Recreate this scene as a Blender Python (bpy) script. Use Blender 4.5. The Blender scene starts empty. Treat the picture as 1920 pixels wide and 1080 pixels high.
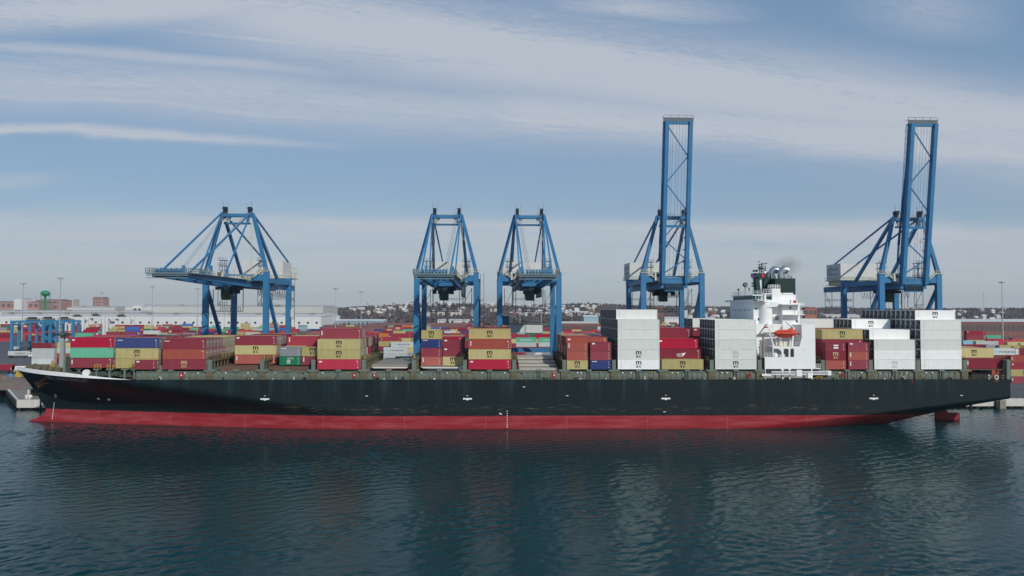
import bpy, math, random
from mathutils import Vector, Matrix
R = math.radians
S = bpy.context.scene
COL = S.collection

# ------------------------------------------------------------------ camera
cam = bpy.data.cameras.new("camera"); camo = bpy.data.objects.new("camera", cam); COL.objects.link(camo)
cam.lens = 24.0; cam.sensor_width = 36.0; cam.clip_start = 1.0; cam.clip_end = 30000
CAM = Vector((0, -198, 34.7))
camo.location = CAM
ROT = Matrix.Rotation(R(-1.55), 3, 'Z') @ Matrix.Rotation(R(90 + 1.75), 3, 'X') @ Matrix.Rotation(R(0.13), 3, 'Z')
camo.rotation_euler = ROT.to_euler()
S.camera = camo

# ------------------------------------------------------------------ world, sun, exposure
SUN_AZ, SUN_EL = 30.0, 33.0          # degrees to the right of straight behind the camera, and up
sd = Vector((math.sin(R(SUN_AZ)) * math.cos(R(SUN_EL)), -math.cos(R(SUN_AZ)) * math.cos(R(SUN_EL)), math.sin(R(SUN_EL))))
S.view_settings.view_transform = 'Standard'; S.view_settings.look = 'None'
S.view_settings.gamma = 1.0; S.view_settings.use_curve_mapping = False
S.view_settings.exposure = 0.02
sl = bpy.data.lights.new("sun", 'SUN'); slo = bpy.data.objects.new("sun", sl); COL.objects.link(slo)
sl.energy = 2.9; sl.angle = R(0.6); sl.color = (1.0, 0.955, 0.88)
slo.rotation_euler = sd.to_track_quat('Z', 'Y').to_euler(); slo.location = (150, -300, 200)

W = bpy.data.worlds.new("World"); S.world = W; W.use_nodes = True
wt = W.node_tree; wn = wt.nodes; wl = wt.links; wn.clear()
def N(tree, t, **kw):
    n = tree.nodes.new(t)
    for k, v in kw.items(): setattr(n, k, v)
    return n
def mth(tree, op, a, b=None, c=None, clamp=False):
    n = N(tree, 'ShaderNodeMath', operation=op, use_clamp=clamp)
    for i, v in enumerate((a, b, c)):
        if v is None: continue
        if isinstance(v, (int, float)): n.inputs[i].default_value = v
        else: tree.links.new(v, n.inputs[i])
    return n.outputs[0]
sky = N(wt, 'ShaderNodeTexSky', sky_type='NISHITA', sun_disc=False)
sky.sun_elevation = R(SUN_EL); sky.sun_rotation = R(180 - SUN_AZ)
sky.air_density = 1.0; sky.dust_density = 0.6; sky.ozone_density = 1.6; sky.altitude = 0
tc = N(wt, 'ShaderNodeTexCoord'); sp = N(wt, 'ShaderNodeSeparateXYZ'); wl.new(tc.outputs['Generated'], sp.inputs[0])
dx, dy, dz = sp.outputs
ay = mth(wt, 'MAXIMUM', mth(wt, 'ABSOLUTE', dy), 0.05)
u = mth(wt, 'DIVIDE', dx, ay); v = mth(wt, 'DIVIDE', dz, ay)
# cirrus layer seen from below: plane coordinates
pz = mth(wt, 'ADD', mth(wt, 'MAXIMUM', dz, 0.0), 0.10)
cx_ = mth(wt, 'DIVIDE', dx, pz); cy_ = mth(wt, 'DIVIDE', dy, pz)
def cloudnoise(sx, sy, scale, detail, rough, dist, rot=0.0, off=0.0):
    cb = N(wt, 'ShaderNodeCombineXYZ')
    a = mth(wt, 'ADD', mth(wt, 'MULTIPLY', cx_, math.cos(rot)), mth(wt, 'MULTIPLY', cy_, math.sin(rot)))
    b = mth(wt, 'SUBTRACT', mth(wt, 'MULTIPLY', cy_, math.cos(rot)), mth(wt, 'MULTIPLY', cx_, math.sin(rot)))
    wl.new(mth(wt, 'MULTIPLY', a, sx), cb.inputs[0]); wl.new(mth(wt, 'MULTIPLY', b, sy), cb.inputs[1]); cb.inputs[2].default_value = off
    n = N(wt, 'ShaderNodeTexNoise'); n.inputs['Scale'].default_value = scale; n.inputs['Detail'].default_value = detail
    n.inputs['Roughness'].default_value = rough; n.inputs['Distortion'].default_value = dist
    wl.new(cb.outputs[0], n.inputs['Vector']); return n.outputs['Fac']
n1 = cloudnoise(0.26, 1.3, 1.6, 9, 0.60, 0.8, 0.20, 3.1)
n2 = cloudnoise(0.45, 2.4, 3.0, 9, 0.62, 1.0, 0.18, 7.7)
n3 = cloudnoise(0.30, 0.9, 1.3, 7, 0.6, 0.8, -0.2, 11.4)
n4 = cloudnoise(1.1, 3.6, 13.0, 9, 0.70, 1.6, 0.22, 1.3)
def band(v0, s1, s2, w_lo, w_hi, u0, u1, soft):
    """a long cloud bank: v = v0 + s1 u + s2 u^2, softer below than above"""
    c = mth(wt, 'ADD', v0, mth(wt, 'ADD', mth(wt, 'MULTIPLY', u, s1), mth(wt, 'MULTIPLY', mth(wt, 'MULTIPLY', u, u), s2)))
    wob = mth(wt, 'MULTIPLY', mth(wt, 'SUBTRACT', n3, 0.5), 0.055)
    d = mth(wt, 'ADD', mth(wt, 'SUBTRACT', v, c), wob)
    up = mth(wt, 'DIVIDE', mth(wt, 'MAXIMUM', d, 0.0), w_hi); dn = mth(wt, 'DIVIDE', mth(wt, 'MAXIMUM', mth(wt, 'MULTIPLY', d, -1), 0.0), w_lo)
    r = mth(wt, 'ADD', mth(wt, 'POWER', up, 2), mth(wt, 'POWER', dn, 2))
    m = mth(wt, 'POWER', 2.718, mth(wt, 'MULTIPLY', r, -1.0))
    e0 = mth(wt, 'DIVIDE', mth(wt, 'SUBTRACT', u, u0), soft, clamp=True)
    e1 = mth(wt, 'DIVIDE', mth(wt, 'SUBTRACT', u1, u), soft, clamp=True)
    return mth(wt, 'MULTIPLY', m, mth(wt, 'MULTIPLY', e0, e1))
def vpx(y): return (579 - y) / 1280.0
def upx(x): return (x - 925) / 1280.0
def bandpx(xa, ya, xb, yb, lo, hi, x0, x1, soft=200, bow=0.0):
    s1 = (vpx(yb) - vpx(ya)) / (upx(xb) - upx(xa)); v0 = vpx(ya) - s1 * upx(xa)
    return band(v0, s1, bow, lo / 1280, hi / 1280, upx(x0), upx(x1), soft / 1280)
bands = [
    (bandpx(450, 10, 1700, 190, 100, 80, 60, 3200, 500), 1.05),
    (bandpx(0, 150, 960, 205, 60, 46, -2500, 1700, 500), 0.8),
    (bandpx(0, 247, 640, 270, 9, 13, -900, 760, 420), 1.0),
    (bandpx(0, 30, 500, 0, 40, 60, -2500, 900, 400), 0.95),
    (bandpx(960, 215, 1900, 275, 40, 75, 600, 3200, 400), 1.0),
    (bandpx(1050, 6, 1420, 12, 16, 34, 900, 1480, 300), 0.85),
    (bandpx(1600, -10, 1900, 10, 50, 60, 1560, 1960, 180), 0.5),
    (bandpx(-100, 180, 900, 232, 10, 13, -900, 980, 420), 0.75),
    (bandpx(0, 95, 700, 142, 16, 15, -900, 900, 420), 0.7),
    (bandpx(250, 52, 900, 112, 9, 9, 150, 1000, 300), 0.85),
    (bandpx(700, 110, 1300, 150, 10, 9, 650, 1500, 300), 0.8),
    (bandpx(0, 340, 140, 336, 10, 8, -300, 150, 90), 0.40),
    (bandpx(0, 422, 1900, 432, 55, 20, -2500, 4000, 300), 0.85),
    (bandpx(0, 480, 1900, 485, 70, 50, -2500, 4000, 300), 0.70),
]
acc = None
for m, k in bands:
    t = mth(wt, 'MULTIPLY', m, k); acc = t if acc is None else mth(wt, 'MAXIMUM', acc, t)
high = mth(wt, 'MULTIPLY', mth(wt, 'DIVIDE', mth(wt, 'SUBTRACT', v, 0.46), 0.3, clamp=True), 0.5)
tex = mth(wt, 'ADD', mth(wt, 'MULTIPLY', n1, 1.0), mth(wt, 'MULTIPLY', mth(wt, 'ADD', mth(wt, 'MULTIPLY', n2, 0.55), mth(wt, 'MULTIPLY', n4, 0.85)), 1.0))
tex = mth(wt, 'MULTIPLY', mth(wt, 'SUBTRACT', tex, 0.80), 2.2, clamp=True)
cov = mth(wt, 'MULTIPLY', acc, mth(wt, 'ADD', mth(wt, 'MULTIPLY', tex, 0.85), 0.24), clamp=True)
cov = mth(wt, 'MULTIPLY', cov, 0.92)
# white veil of air toward the horizon
veil = mth(wt, 'POWER', 2.718, mth(wt, 'MULTIPLY', mth(wt, 'MAXIMUM', v, 0.0), -9.0))
tint = N(wt, 'ShaderNodeMix', data_type='RGBA', blend_type='MULTIPLY'); tint.inputs['Factor'].default_value = 1.0
even = N(wt, 'ShaderNodeMix', data_type='RGBA'); even.inputs['Factor'].default_value = 0.65; wl.new(sky.outputs[0], even.inputs['A']); even.inputs['B'].default_value = (2.55, 3.72, 5.65, 1)
wl.new(even.outputs['Result'], tint.inputs['A']); tint.inputs['B'].default_value = (0.88, 0.98, 1.0, 1)
mx = N(wt, 'ShaderNodeMix', data_type='RGBA'); wl.new(cov, mx.inputs['Factor'])
wl.new(tint.outputs['Result'], mx.inputs['A']); mx.inputs['B'].default_value = (5.4, 5.8, 6.6, 1)
mv = N(wt, 'ShaderNodeMix', data_type='RGBA'); wl.new(mth(wt, 'MULTIPLY', veil, 0.80), mv.inputs['Factor']); wl.new(mx.outputs['Result'], mv.inputs['A']); mv.inputs['B'].default_value = (5.3, 5.7, 5.85, 1)
bg = N(wt, 'ShaderNodeBackground'); bg.inputs['Strength'].default_value = 0.092
wl.new(mv.outputs['Result'], bg.inputs['Color'])
wo = N(wt, 'ShaderNodeOutputWorld'); wl.new(bg.outputs[0], wo.inputs[0])

# ------------------------------------------------------------------ helpers
FPX = 1280.0
def ray(px, py):
    return ROT @ Vector(((px - 960) / FPX, -(py - 540) / FPX, -1.0))
def P(px, py, Y):
    """the world point seen at this photograph pixel on the vertical plane at depth Y"""
    d = ray(px, py); k = (Y - CAM.y) / d.y; return CAM + d * k
def PX(px, Y, py=640): return P(px, py, Y).x
def PZ(py, Y, px=960): return P(px, py, Y).z
def PG(px, py, z):
    d = ray(px, py); k = (z - CAM.z) / d.z; return CAM + d * k

ORG = {}
def tag(o, label=None, cat=None, group=None, kind=None):
    if label: o["label"] = label
    if cat: o["category"] = cat
    if group: o["group"] = group
    if kind: o["kind"] = kind
    return o
def empty(name, loc, label, cat, group=None):
    o = bpy.data.objects.new(name, None); COL.objects.link(o); o.location = loc; o.empty_display_size = 1
    ORG[o.name] = Vector(loc); return tag(o, label, cat, group)

class MB:
    def __init__(s): s.v = []; s.f = []; s.m = []; s.T = None; s.sm = set()
    def _add(s, vs, fs, m=0, smooth=False):
        b = len(s.v)
        s.v += [tuple(s.T @ Vector(p)) if s.T else tuple(p) for p in vs]
        for f in fs:
            if smooth: s.sm.add(len(s.f))
            s.f.append(tuple(b + i for i in f)); s.m.append(m)
    def box(s, x0, x1, y0, y1, z0, z1, m=0):
        s._add([(x0, y0, z0), (x1, y0, z0), (x1, y1, z0), (x0, y1, z0), (x0, y0, z1), (x1, y0, z1), (x1, y1, z1), (x0, y1, z1)],
               [(0, 3, 2, 1), (4, 5, 6, 7), (0, 1, 5, 4), (1, 2, 6, 5), (2, 3, 7, 6), (3, 0, 4, 7)], m)
    def beam(s, p, q, w, h=None, m=0, up=(0, 0, 1), w2=None, h2=None):
        p = Vector(p); q = Vector(q); h = h or w; w2 = w2 or w; h2 = h2 or h
        d = (q - p).normalized(); U = Vector(up)
        if abs(d.dot(U)) > 0.98: U = Vector((0, 1, 0))
        r = d.cross(U).normalized(); U = r.cross(d)
        vs = []
        for c, ww, hh in ((p, w, h), (q, w2, h2)):
            for a, b in ((-1, -1), (1, -1), (1, 1), (-1, 1)): vs.append(c + r * (a * ww / 2) + U * (b * hh / 2))
        s._add(vs, [(0, 3, 2, 1), (4, 5, 6, 7), (0, 1, 5, 4), (1, 2, 6, 5), (2, 3, 7, 6), (3, 0, 4, 7)], m)
    def tube(s, pts, r, n=8, m=0, caps=True):
        pts = [Vector(p) for p in pts]; rs = r if isinstance(r, (list, tuple)) else [r] * len(pts)
        vs = []; fs = []; prev = None
        for i, p in enumerate(pts):
            d = (pts[min(i + 1, len(pts) - 1)] - pts[max(i - 1, 0)]).normalized()
            if prev is None:
                a = Vector((0, 0, 1)) if abs(d.z) < 0.9 else Vector((1, 0, 0)); x = d.cross(a).normalized()
            else: x = (prev - d * prev.dot(d)).normalized()
            prev = x; y = d.cross(x)
            for k in range(n):
                t = 2 * math.pi * k / n; vs.append(p + (x * math.cos(t) + y * math.sin(t)) * rs[i])
        for i in range(len(pts) - 1):
            for k in range(n):
                a = i * n + k; b = i * n + (k + 1) % n; fs.append((a, b, b + n, a + n))
        s._add(vs, fs, m, True)
        if caps:
            s._add(vs[:n], [tuple(range(n))[::-1]], m); s._add(vs[-n:], [tuple(range(n))], m)
    def lathe(s, c, prof, n=16, m=0):
        c = Vector(c); vs = []; fs = []
        for r, z in prof:
            for k in range(n):
                t = 2 * math.pi * k / n; vs.append(c + Vector((r * math.cos(t), r * math.sin(t), z)))
        for i in range(len(prof) - 1):
            for k in range(n):
                a = i * n + k; b = i * n + (k + 1) % n; fs.append((a, b, b + n, a + n))
        s._add(vs, fs, m, True)
        s._add(vs[:n], [tuple(range(n))[::-1]], m); s._add(vs[-n:], [tuple(range(n))], m)
    def prism(s, pts, y0, y1, m=0, axis='y'):
        """outline in (x, z) pushed along y (or (y, z) along x, or (x, y) along z)"""
        n = len(pts)
        def q(a, b, c): return (a, c, b) if axis == 'y' else ((c, a, b) if axis == 'x' else (a, b, c))
        vs = [q(a, b, y0) for a, b in pts] + [q(a, b, y1) for a, b in pts]
        s._add(vs, [tuple(range(n)), tuple(range(2 * n - 1, n - 1, -1))] + [(i, i + n, (i + 1) % n + n, (i + 1) % n) for i in range(n)], m)
    def quad(s, a, b, c, d, m=0): s._add([a, b, c, d], [(0, 1, 2, 3)], m)
    def rail(s, p, q, h=1.1, step=2.0, t=0.07, m=0):
        p = Vector(p); q = Vector(q); L = (q - p).length; n = max(1, int(round(L / step)))
        for k in range(n + 1):
            a = p.lerp(q, k / n); s.beam(a, a + Vector((0, 0, h)), t, t, m)
        for z in (h, h * 0.5): s.beam(p + Vector((0, 0, z)), q + Vector((0, 0, z)), t, t, m)
    def build(s, name, mats, parent=None, origin=None, fix=False):
        if not isinstance(mats, (list, tuple)): mats = [mats]
        if parent is not None: o0 = ORG[parent.name]
        else: o0 = Vector(origin) if origin is not None else Vector((0, 0, 0))
        me = bpy.data.meshes.new(name)
        me.from_pydata([(x - o0.x, y - o0.y, z - o0.z) for x, y, z in s.v], [], s.f)
        for mm in mats: me.materials.append(mm)
        me.polygons.foreach_set("material_index", [min(i, len(mats) - 1) for i in s.m])
        me.polygons.foreach_set("use_smooth", [i in s.sm for i in range(len(s.f))])
        if fix:
            import bmesh
            bm = bmesh.new(); bm.from_mesh(me); bmesh.ops.recalc_face_normals(bm, faces=bm.faces); bm.to_mesh(me); bm.free()
        me.update()
        o = bpy.data.objects.new(name, me); COL.objects.link(o)
        if parent is not None: o.parent = parent
        else: o.location = o0
        ORG[o.name] = o0
        return o

# ------------------------------------------------------------------ materials
def bsdf(name):
    m = bpy.data.materials.new(name); m.use_nodes = True
    return m, m.node_tree, m.node_tree.nodes['Principled BSDF']
MATS = {}
def mat(name, col, rough=0.55, metal=0.0, var=0.18, scale=0.35, streak=0.0, rust=0.0, spec=0.3):
    """painted or raw surface with soft mottling, rain streaks and rust"""
    if name in MATS: return MATS[name]
    m, t, b = bsdf(name); L = t.links
    tcn = N(t, 'ShaderNodeNewGeometry')
    n = N(t, 'ShaderNodeTexNoise'); n.inputs['Scale'].default_value = scale; n.inputs['Detail'].default_value = 6; n.inputs['Roughness'].default_value = 0.65
    L.new(tcn.outputs['Position'], n.inputs['Vector'])
    f = mth(t, 'MULTIPLY', mth(t, 'SUBTRACT', n.outputs['Fac'], 0.5), var * 2)
    if streak:
        mp = N(t, 'ShaderNodeMapping'); mp.inputs['Scale'].default_value = (2.2, 2.2, 0.10); L.new(tcn.outputs['Position'], mp.inputs['Vector'])
        n2 = N(t, 'ShaderNodeTexNoise'); n2.inputs['Scale'].default_value = 1.0; n2.inputs['Detail'].default_value = 4
        L.new(mp.outputs[0], n2.inputs['Vector'])
        f = mth(t, 'ADD', f, mth(t, 'MULTIPLY', mth(t, 'SUBTRACT', n2.outputs['Fac'], 0.5), streak * 2))
    sc = mth(t, 'ADD', f, 1.0)
    vm = N(t, 'ShaderNodeVectorMath', operation='SCALE'); vm.inputs[0].default_value = col; L.new(sc, vm.inputs['Scale'])
    out = vm.outputs[0]
    if rust:
        n3 = N(t, 'ShaderNodeTexNoise'); n3.inputs['Scale'].default_value = 0.9; n3.inputs['Detail'].default_value = 8; n3.inputs['Roughness'].default_value = 0.7
        L.new(tcn.outputs['Position'], n3.inputs['Vector'])
        k = mth(t, 'MULTIPLY', mth(t, 'SUBTRACT', n3.outputs['Fac'], 0.62 - rust * 0.14), 6.0, clamp=True)
        mixn = N(t, 'ShaderNodeMix', data_type='RGBA'); L.new(mth(t, 'MULTIPLY', k, 0.8), mixn.inputs['Factor']); L.new(out, mixn.inputs['A']); mixn.inputs['B'].default_value = (0.13, 0.052, 0.022, 1)
        out = mixn.outputs['Result']
    L.new(out, b.inputs['Base Color'])
    b.inputs['Roughness'].default_value = rough; b.inputs['Metallic'].default_value = metal
    b.inputs['Specular IOR Level'].default_value = spec
    MATS[name] = m; return m
CC = {'W': (0.66, 0.685, 0.655), 'X': (0.80, 0.81, 0.79), 'T': (0.46, 0.395, 0.17), 'R': (0.46, 0.018, 0.055), 'M': (0.23, 0.022, 0.042), 'B': (0.36, 0.078, 0.055),
      'N': (0.026, 0.045, 0.17), 'J': (0.10, 0.42, 0.26), 'G': (0.012, 0.17, 0.085), 'Y': (0.26, 0.27, 0.30), 'O': (0.60, 0.16, 0.035),
      'L': (0.52, 0.56, 0.55), 'U': (0.05, 0.12, 0.42), 'A': (0.19, 0.036, 0.03), 'D': (0.30, 0.020, 0.045), 'C': (0.22, 0.45, 0.55), 'V': (0.40, 0.33, 0.20)}
CN = {'W': 'off-white', 'X': 'clean white', 'T': 'tan', 'R': 'bright red', 'M': 'maroon', 'B': 'brick red', 'N': 'navy blue', 'J': 'jade green', 'G': 'dark green',
      'Y': 'grey', 'O': 'orange', 'L': 'pale grey', 'U': 'blue', 'A': 'rust brown', 'D': 'dark red', 'C': 'light blue', 'V': 'beige'}
def cmat(c): return mat('paint_' + CN[c].replace(' ', '_'), CC[c], 0.5, 0, 0.15 if c not in 'WX' else 0.10, 0.45, 0.20 if c not in 'WX' else 0.08, 0.16 if c not in 'WX' else 0.03)
m_door = mat('container_hardware', (0.33, 0.33, 0.32), 0.5, 0.2, 0.2)
m_dark = mat('dark_steel', (0.02, 0.022, 0.024), 0.6)
m_black = mat('black_lettering', (0.02, 0.018, 0.015), 0.6)
m_whitem = mat('white_lettering', (0.78, 0.78, 0.76), 0.6, 0, 0.1)
m_tanmark = mat('tan_lettering', (0.5, 0.42, 0.2), 0.6)
m_blue = mat('crane_blue', (0.034, 0.175, 0.355), 0.5, 0, 0.22, 0.35, 0.22, 0.16)
m_blued = mat('crane_dark_gear', (0.012, 0.03, 0.05), 0.6)
m_railw = mat('pale_railing', (0.50, 0.50, 0.40), 0.6, 0, 0.2)
m_rope = mat('steel_rope', (0.16, 0.17, 0.2), 0.6)
m_house = mat('machinery_house_white', (0.58, 0.59, 0.56), 0.55, 0, 0.1, 0.3, 0.08)
m_white = mat('ship_white', (0.80, 0.81, 0.80), 0.5, 0, 0.05, 0.3, 0.05, 0.03)
m_olive = mat('lashing_bridge_olive', (0.135, 0.125, 0.075), 0.7, 0, 0.3, 0.6, 0.25, 0.45)
m_sage = mat('coaming_sage', (0.145, 0.18, 0.15), 0.65, 0, 0.18, 0.5, 0.25, 0.25)
m_deck = mat('deck_red_oxide', (0.13, 0.075, 0.055), 0.8, 0, 0.35, 0.7, 0, 0.3)
m_hatch = mat('hatch_cover_grey', (0.25, 0.235, 0.20), 0.7, 0, 0.2, 0.5, 0, 0.15)
m_pale = mat('pale_edge_paint', (0.62, 0.60, 0.53), 0.6, 0, 0.1)
m_yel = mat('yellow_paint', (0.45, 0.33, 0.06), 0.6, 0, 0.2)
m_glass = mat('window_glass', (0.008, 0.05, 0.055), 0.25, 0, 0.1, 0.4, spec=0.25)
m_conc = mat('quay_concrete', (0.50, 0.49, 0.44), 0.85, 0, 0.18, 0.5, 0.15)
m_silver = mat('stainless', (0.62, 0.63, 0.64), 0.28, 0.9, 0.1)
m_funnel = mat('funnel_dark_green', (0.010, 0.030, 0.028), 0.45)
m_orange = mat('lifeboat_orange', (0.62, 0.075, 0.035), 0.45, 0, 0.1)
m_redp = mat('red_paint', (0.45, 0.03, 0.035), 0.6)
m_pole = mat('galvanised_pole', (0.42, 0.44, 0.46), 0.5, 0.2)

_txt = {}
def text(st, bold=0.0):
    k = (st, bold)
    if k not in _txt:
        c = bpy.data.curves.new("t", 'FONT'); c.body = st; c.size = 1; c.offset = bold; c.resolution_u = 2; c.align_x = 'CENTER'
        o = bpy.data.objects.new("t", c); COL.objects.link(o)
        bpy.context.view_layer.update()
        me = o.to_mesh()
        vs = [tuple(p.co) for p in me.vertices]; fs = [tuple(p.vertices) for p in me.polygons]
        o.to_mesh_clear(); bpy.data.objects.remove(o); bpy.data.curves.remove(c)
        x0 = min(p[0] for p in vs); x1 = max(p[0] for p in vs); y0 = min(p[1] for p in vs); y1 = max(p[1] for p in vs)
        _txt[k] = ([((p[0] - x0) / (x1 - x0), (p[1] - y0) / (y1 - y0)) for p in vs], fs)
    return _txt[k]
def put_text(mb, st, fn, m=0, bold=0.0):
    """fn maps the text's unit square (0..1, 0..1) onto a surface"""
    vs, fs = text(st, bold); mb._add([fn(a, b) for a, b in vs], fs, m)
def flat(x0, x1, z0, z1, y): return lambda a, b: (x0 + (x1 - x0) * a, y, z0 + (z1 - z0) * b)
# ------------------------------------------------------------------ water and land
GZ = 3.3
QY = 40.0
m, t, b = bsdf('harbour_water'); L = t.links
g = N(t, 'ShaderNodeNewGeometry')
def wv(scale, sx, sy, det, rot):
    mp = N(t, 'ShaderNodeMapping'); mp.inputs['Scale'].default_value = (sx, sy, 1); mp.inputs['Rotation'].default_value = (0, 0, rot); L.new(g.outputs['Position'], mp.inputs['Vector'])
    n = N(t, 'ShaderNodeTexNoise'); n.inputs['Scale'].default_value = scale; n.inputs['Detail'].default_value = det; n.inputs['Roughness'].default_value = 0.55; n.inputs['Distortion'].default_value = 0.6
    L.new(mp.outputs[0], n.inputs['Vector']); return n.outputs['Fac']
bp = N(t, 'ShaderNodeBump'); bp.inputs['Strength'].default_value = 1.0; bp.inputs['Distance'].default_value = 0.035; L.new(wv(2.2, 0.7, 1.2, 3, -0.2), bp.inputs['Height'])
L.new(bp.outputs[0], b.inputs['Normal'])
b.inputs['Base Color'].default_value = (0.0002, 0.031, 0.035, 1); b.inputs['Roughness'].default_value = 0.06; b.inputs['IOR'].default_value = 1.33
b.inputs['Specular IOR Level'].default_value = 0.27; b.inputs['Specular Tint'].default_value = (0.66, 0.95, 1.0, 1)
import numpy as np
wr = np.random.RandomState(5)
gx = np.concatenate([[-4200, -1200, -400], np.arange(-206, 206.1, 0.31), [400, 1200, 4200]])
gy = np.concatenate([[-300, -180], np.arange(-120, 48, 0.29), [120, 400]])
GX, GY = np.meshgrid(gx, gy); H = np.zeros_like(GX); U_ = GX.copy(); V_ = GY.copy()
for k in range(70):
    lam = 0.85 * (3.6 / 0.85) ** wr.rand(); th = math.radians(-62) + wr.randn() * 0.62; kk = 2 * math.pi / lam
    amp = 0.0024 * lam ** 1.05
    ph = kk * (GX * math.cos(th) + GY * math.sin(th)) + wr.rand() * 6.28
    H += amp * (np.sin(ph) + 0.22 * np.sin(2 * ph + 1.57))
gust = np.zeros_like(GX)
for k in range(9):
    lam = wr.uniform(35, 130); th = wr.rand() * 6.28; gust += np.sin(2 * math.pi / lam * (GX * math.cos(th) + GY * math.sin(th) * 1.6) + wr.rand() * 6.28)
H *= np.clip(0.95 + 0.16 * gust, 0.45, 1.5)
ed = np.minimum(np.clip((205 - np.abs(GX)) / 12, 0, 1), np.clip((GY + 119) / 6, 0, 1)) * np.clip((47 - GY) / 6, 0, 1)
H *= ed
nyv, nxv = GX.shape; me = bpy.data.meshes.new('water')
co = np.stack([GX, GY, H], -1).reshape(-1, 3).astype(np.float32)
I_ = np.arange(nyv * nxv).reshape(nyv, nxv); q_ = np.stack([I_[:-1, :-1], I_[:-1, 1:], I_[1:, 1:], I_[1:, :-1]], -1).reshape(-1, 4).astype(np.int32)
me.vertices.add(len(co)); me.vertices.foreach_set('co', co.ravel()); me.loops.add(q_.size); me.loops.foreach_set('vertex_index', q_.ravel())
me.polygons.add(len(q_)); me.polygons.foreach_set('loop_start', np.arange(0, q_.size, 4, dtype=np.int32)); me.polygons.foreach_set('loop_total', np.full(len(q_), 4, dtype=np.int32))
me.polygons.foreach_set('use_smooth', np.ones(len(q_), dtype=bool)); me.update(calc_edges=True); me.materials.append(m)
wat = bpy.data.objects.new('water', me); COL.objects.link(wat); tag(wat, kind='structure')

m, t, b = bsdf('yard_asphalt'); L = t.links
g = N(t, 'ShaderNodeNewGeometry'); sx = N(t, 'ShaderNodeSeparateXYZ'); L.new(g.outputs['Position'], sx.inputs[0])
n = N(t, 'ShaderNodeTexNoise'); n.inputs['Scale'].default_value = 0.03; n.inputs['Detail'].default_value = 8; L.new(g.outputs['Position'], n.inputs['Vector'])
cr = N(t, 'ShaderNodeValToRGB'); cr.color_ramp.elements[0].color = (0.055, 0.058, 0.065, 1); cr.color_ramp.elements[1].color = (0.11, 0.11, 0.115, 1)
cr.color_ramp.elements[0].position = 0.3; cr.color_ramp.elements[1].position = 0.7; L.new(n.outputs['Fac'], cr.inputs[0])
far = N(t, 'ShaderNodeMix', data_type='RGBA'); L.new(mth(t, 'DIVIDE', mth(t, 'SUBTRACT', sx.outputs[1], 750), 300, clamp=True), far.inputs['Factor'])
n2 = N(t, 'ShaderNodeTexNoise'); n2.inputs['Scale'].default_value = 0.012; n2.inputs['Detail'].default_value = 6; L.new(g.outputs['Position'], n2.inputs['Vector'])
c2 = N(t, 'ShaderNodeValToRGB'); c2.color_ramp.elements[0].color = (0.07, 0.062, 0.05, 1); c2.color_ramp.elements[1].color = (0.20, 0.18, 0.155, 1)
c2.color_ramp.elements[0].position = 0.35; c2.color_ramp.elements[1].position = 0.7; L.new(n2.outputs['Fac'], c2.inputs[0])
L.new(cr.outputs[0], far.inputs['A']); L.new(c2.outputs[0], far.inputs['B']); L.new(far.outputs['Result'], b.inputs['Base Color']); b.inputs['Roughness'].default_value = 0.9
mb = MB()
shore = [(-4200, 190), (-700, 150), (-420, 118), (-235, 96), (-193, 79.5), (-161.5, QY), (4200, QY)]
mb._add([(x, y, GZ) for x, y in shore] + [(4200, 5000, GZ), (-4200, 5000, GZ)], [tuple(range(len(shore) + 2))])
tag(mb.build('ground', m), kind='structure')
# quay face: deck edge slab on piles, turning inland at the left corner
m_quayface = mat('quay_face_white', (0.58, 0.57, 0.53), 0.85, 0, 0.12, 0.5, 0.2)
q = empty('quay_wall', (0, QY, 0), 'long pale concrete quay wall along the water behind the ship', 'quay')
mb = MB(); mb.box(-161.7, 900, QY - 0.6, QY - 0.004, 0.75, GZ + 0.12); mb.build('edge_slab', m_quayface, q)
mb = MB(); mb.prism([(-161.7, QY - 0.6), (-161.5, QY - 0.004), (-193, 79.5), (-193.6, 79.1)], 0.75, GZ + 0.12, axis='z'); mb.build('return_wall', m_quayface, q)
mb = MB(); mb.box(-161, 900, QY + 0.6, QY + 1.2, -2, 0.76); mb.build('under_wall', mat('dark_concrete', (0.03, 0.035, 0.03), 0.7), q)  # near-black wall set back in the gap below the edge slab
for k in range(100):
    x = -161 + k * 4.0
    if -140 < x < 130: continue
    mb = MB(); mb.tube([(x, QY - 0.3, -2), (x, QY - 0.3, 0.76)], 0.35, 8); mb.build('pile', mat('dark_pile', (0.05, 0.045, 0.035), 0.8), q)  # piles in a plain dark brown-grey
for px, w in ((1873, 2.2),):
    x = PX(px, QY, 755); mb = MB(); mb.box(x - 2.0, x - 0.8, QY - 1.3, QY - 0.62, 0.2, 2.6); mb.build('rubber_fender', m_dark, q)
    mb = MB(); mb.box(x - 0.6, x + 1.6, QY - 1.3, QY - 0.62, 0.0, 2.9); mb.build('fender_panel', m_hatch, q)
mb = MB(); x = PX(1818, QY, 760); mb.box(x - 0.3, x + 0.3, QY - 1, QY - 0.62, -1, 2.0); mb.build('fender_post', m_dark, q)
x = PX(79, QY, 758); mb = MB(); mb.box(x - 0.25, x + 0.25, QY - 0.9, QY - 0.62, -1, GZ + 0.1); mb.build('fender_post', m_dark, q)
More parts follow.
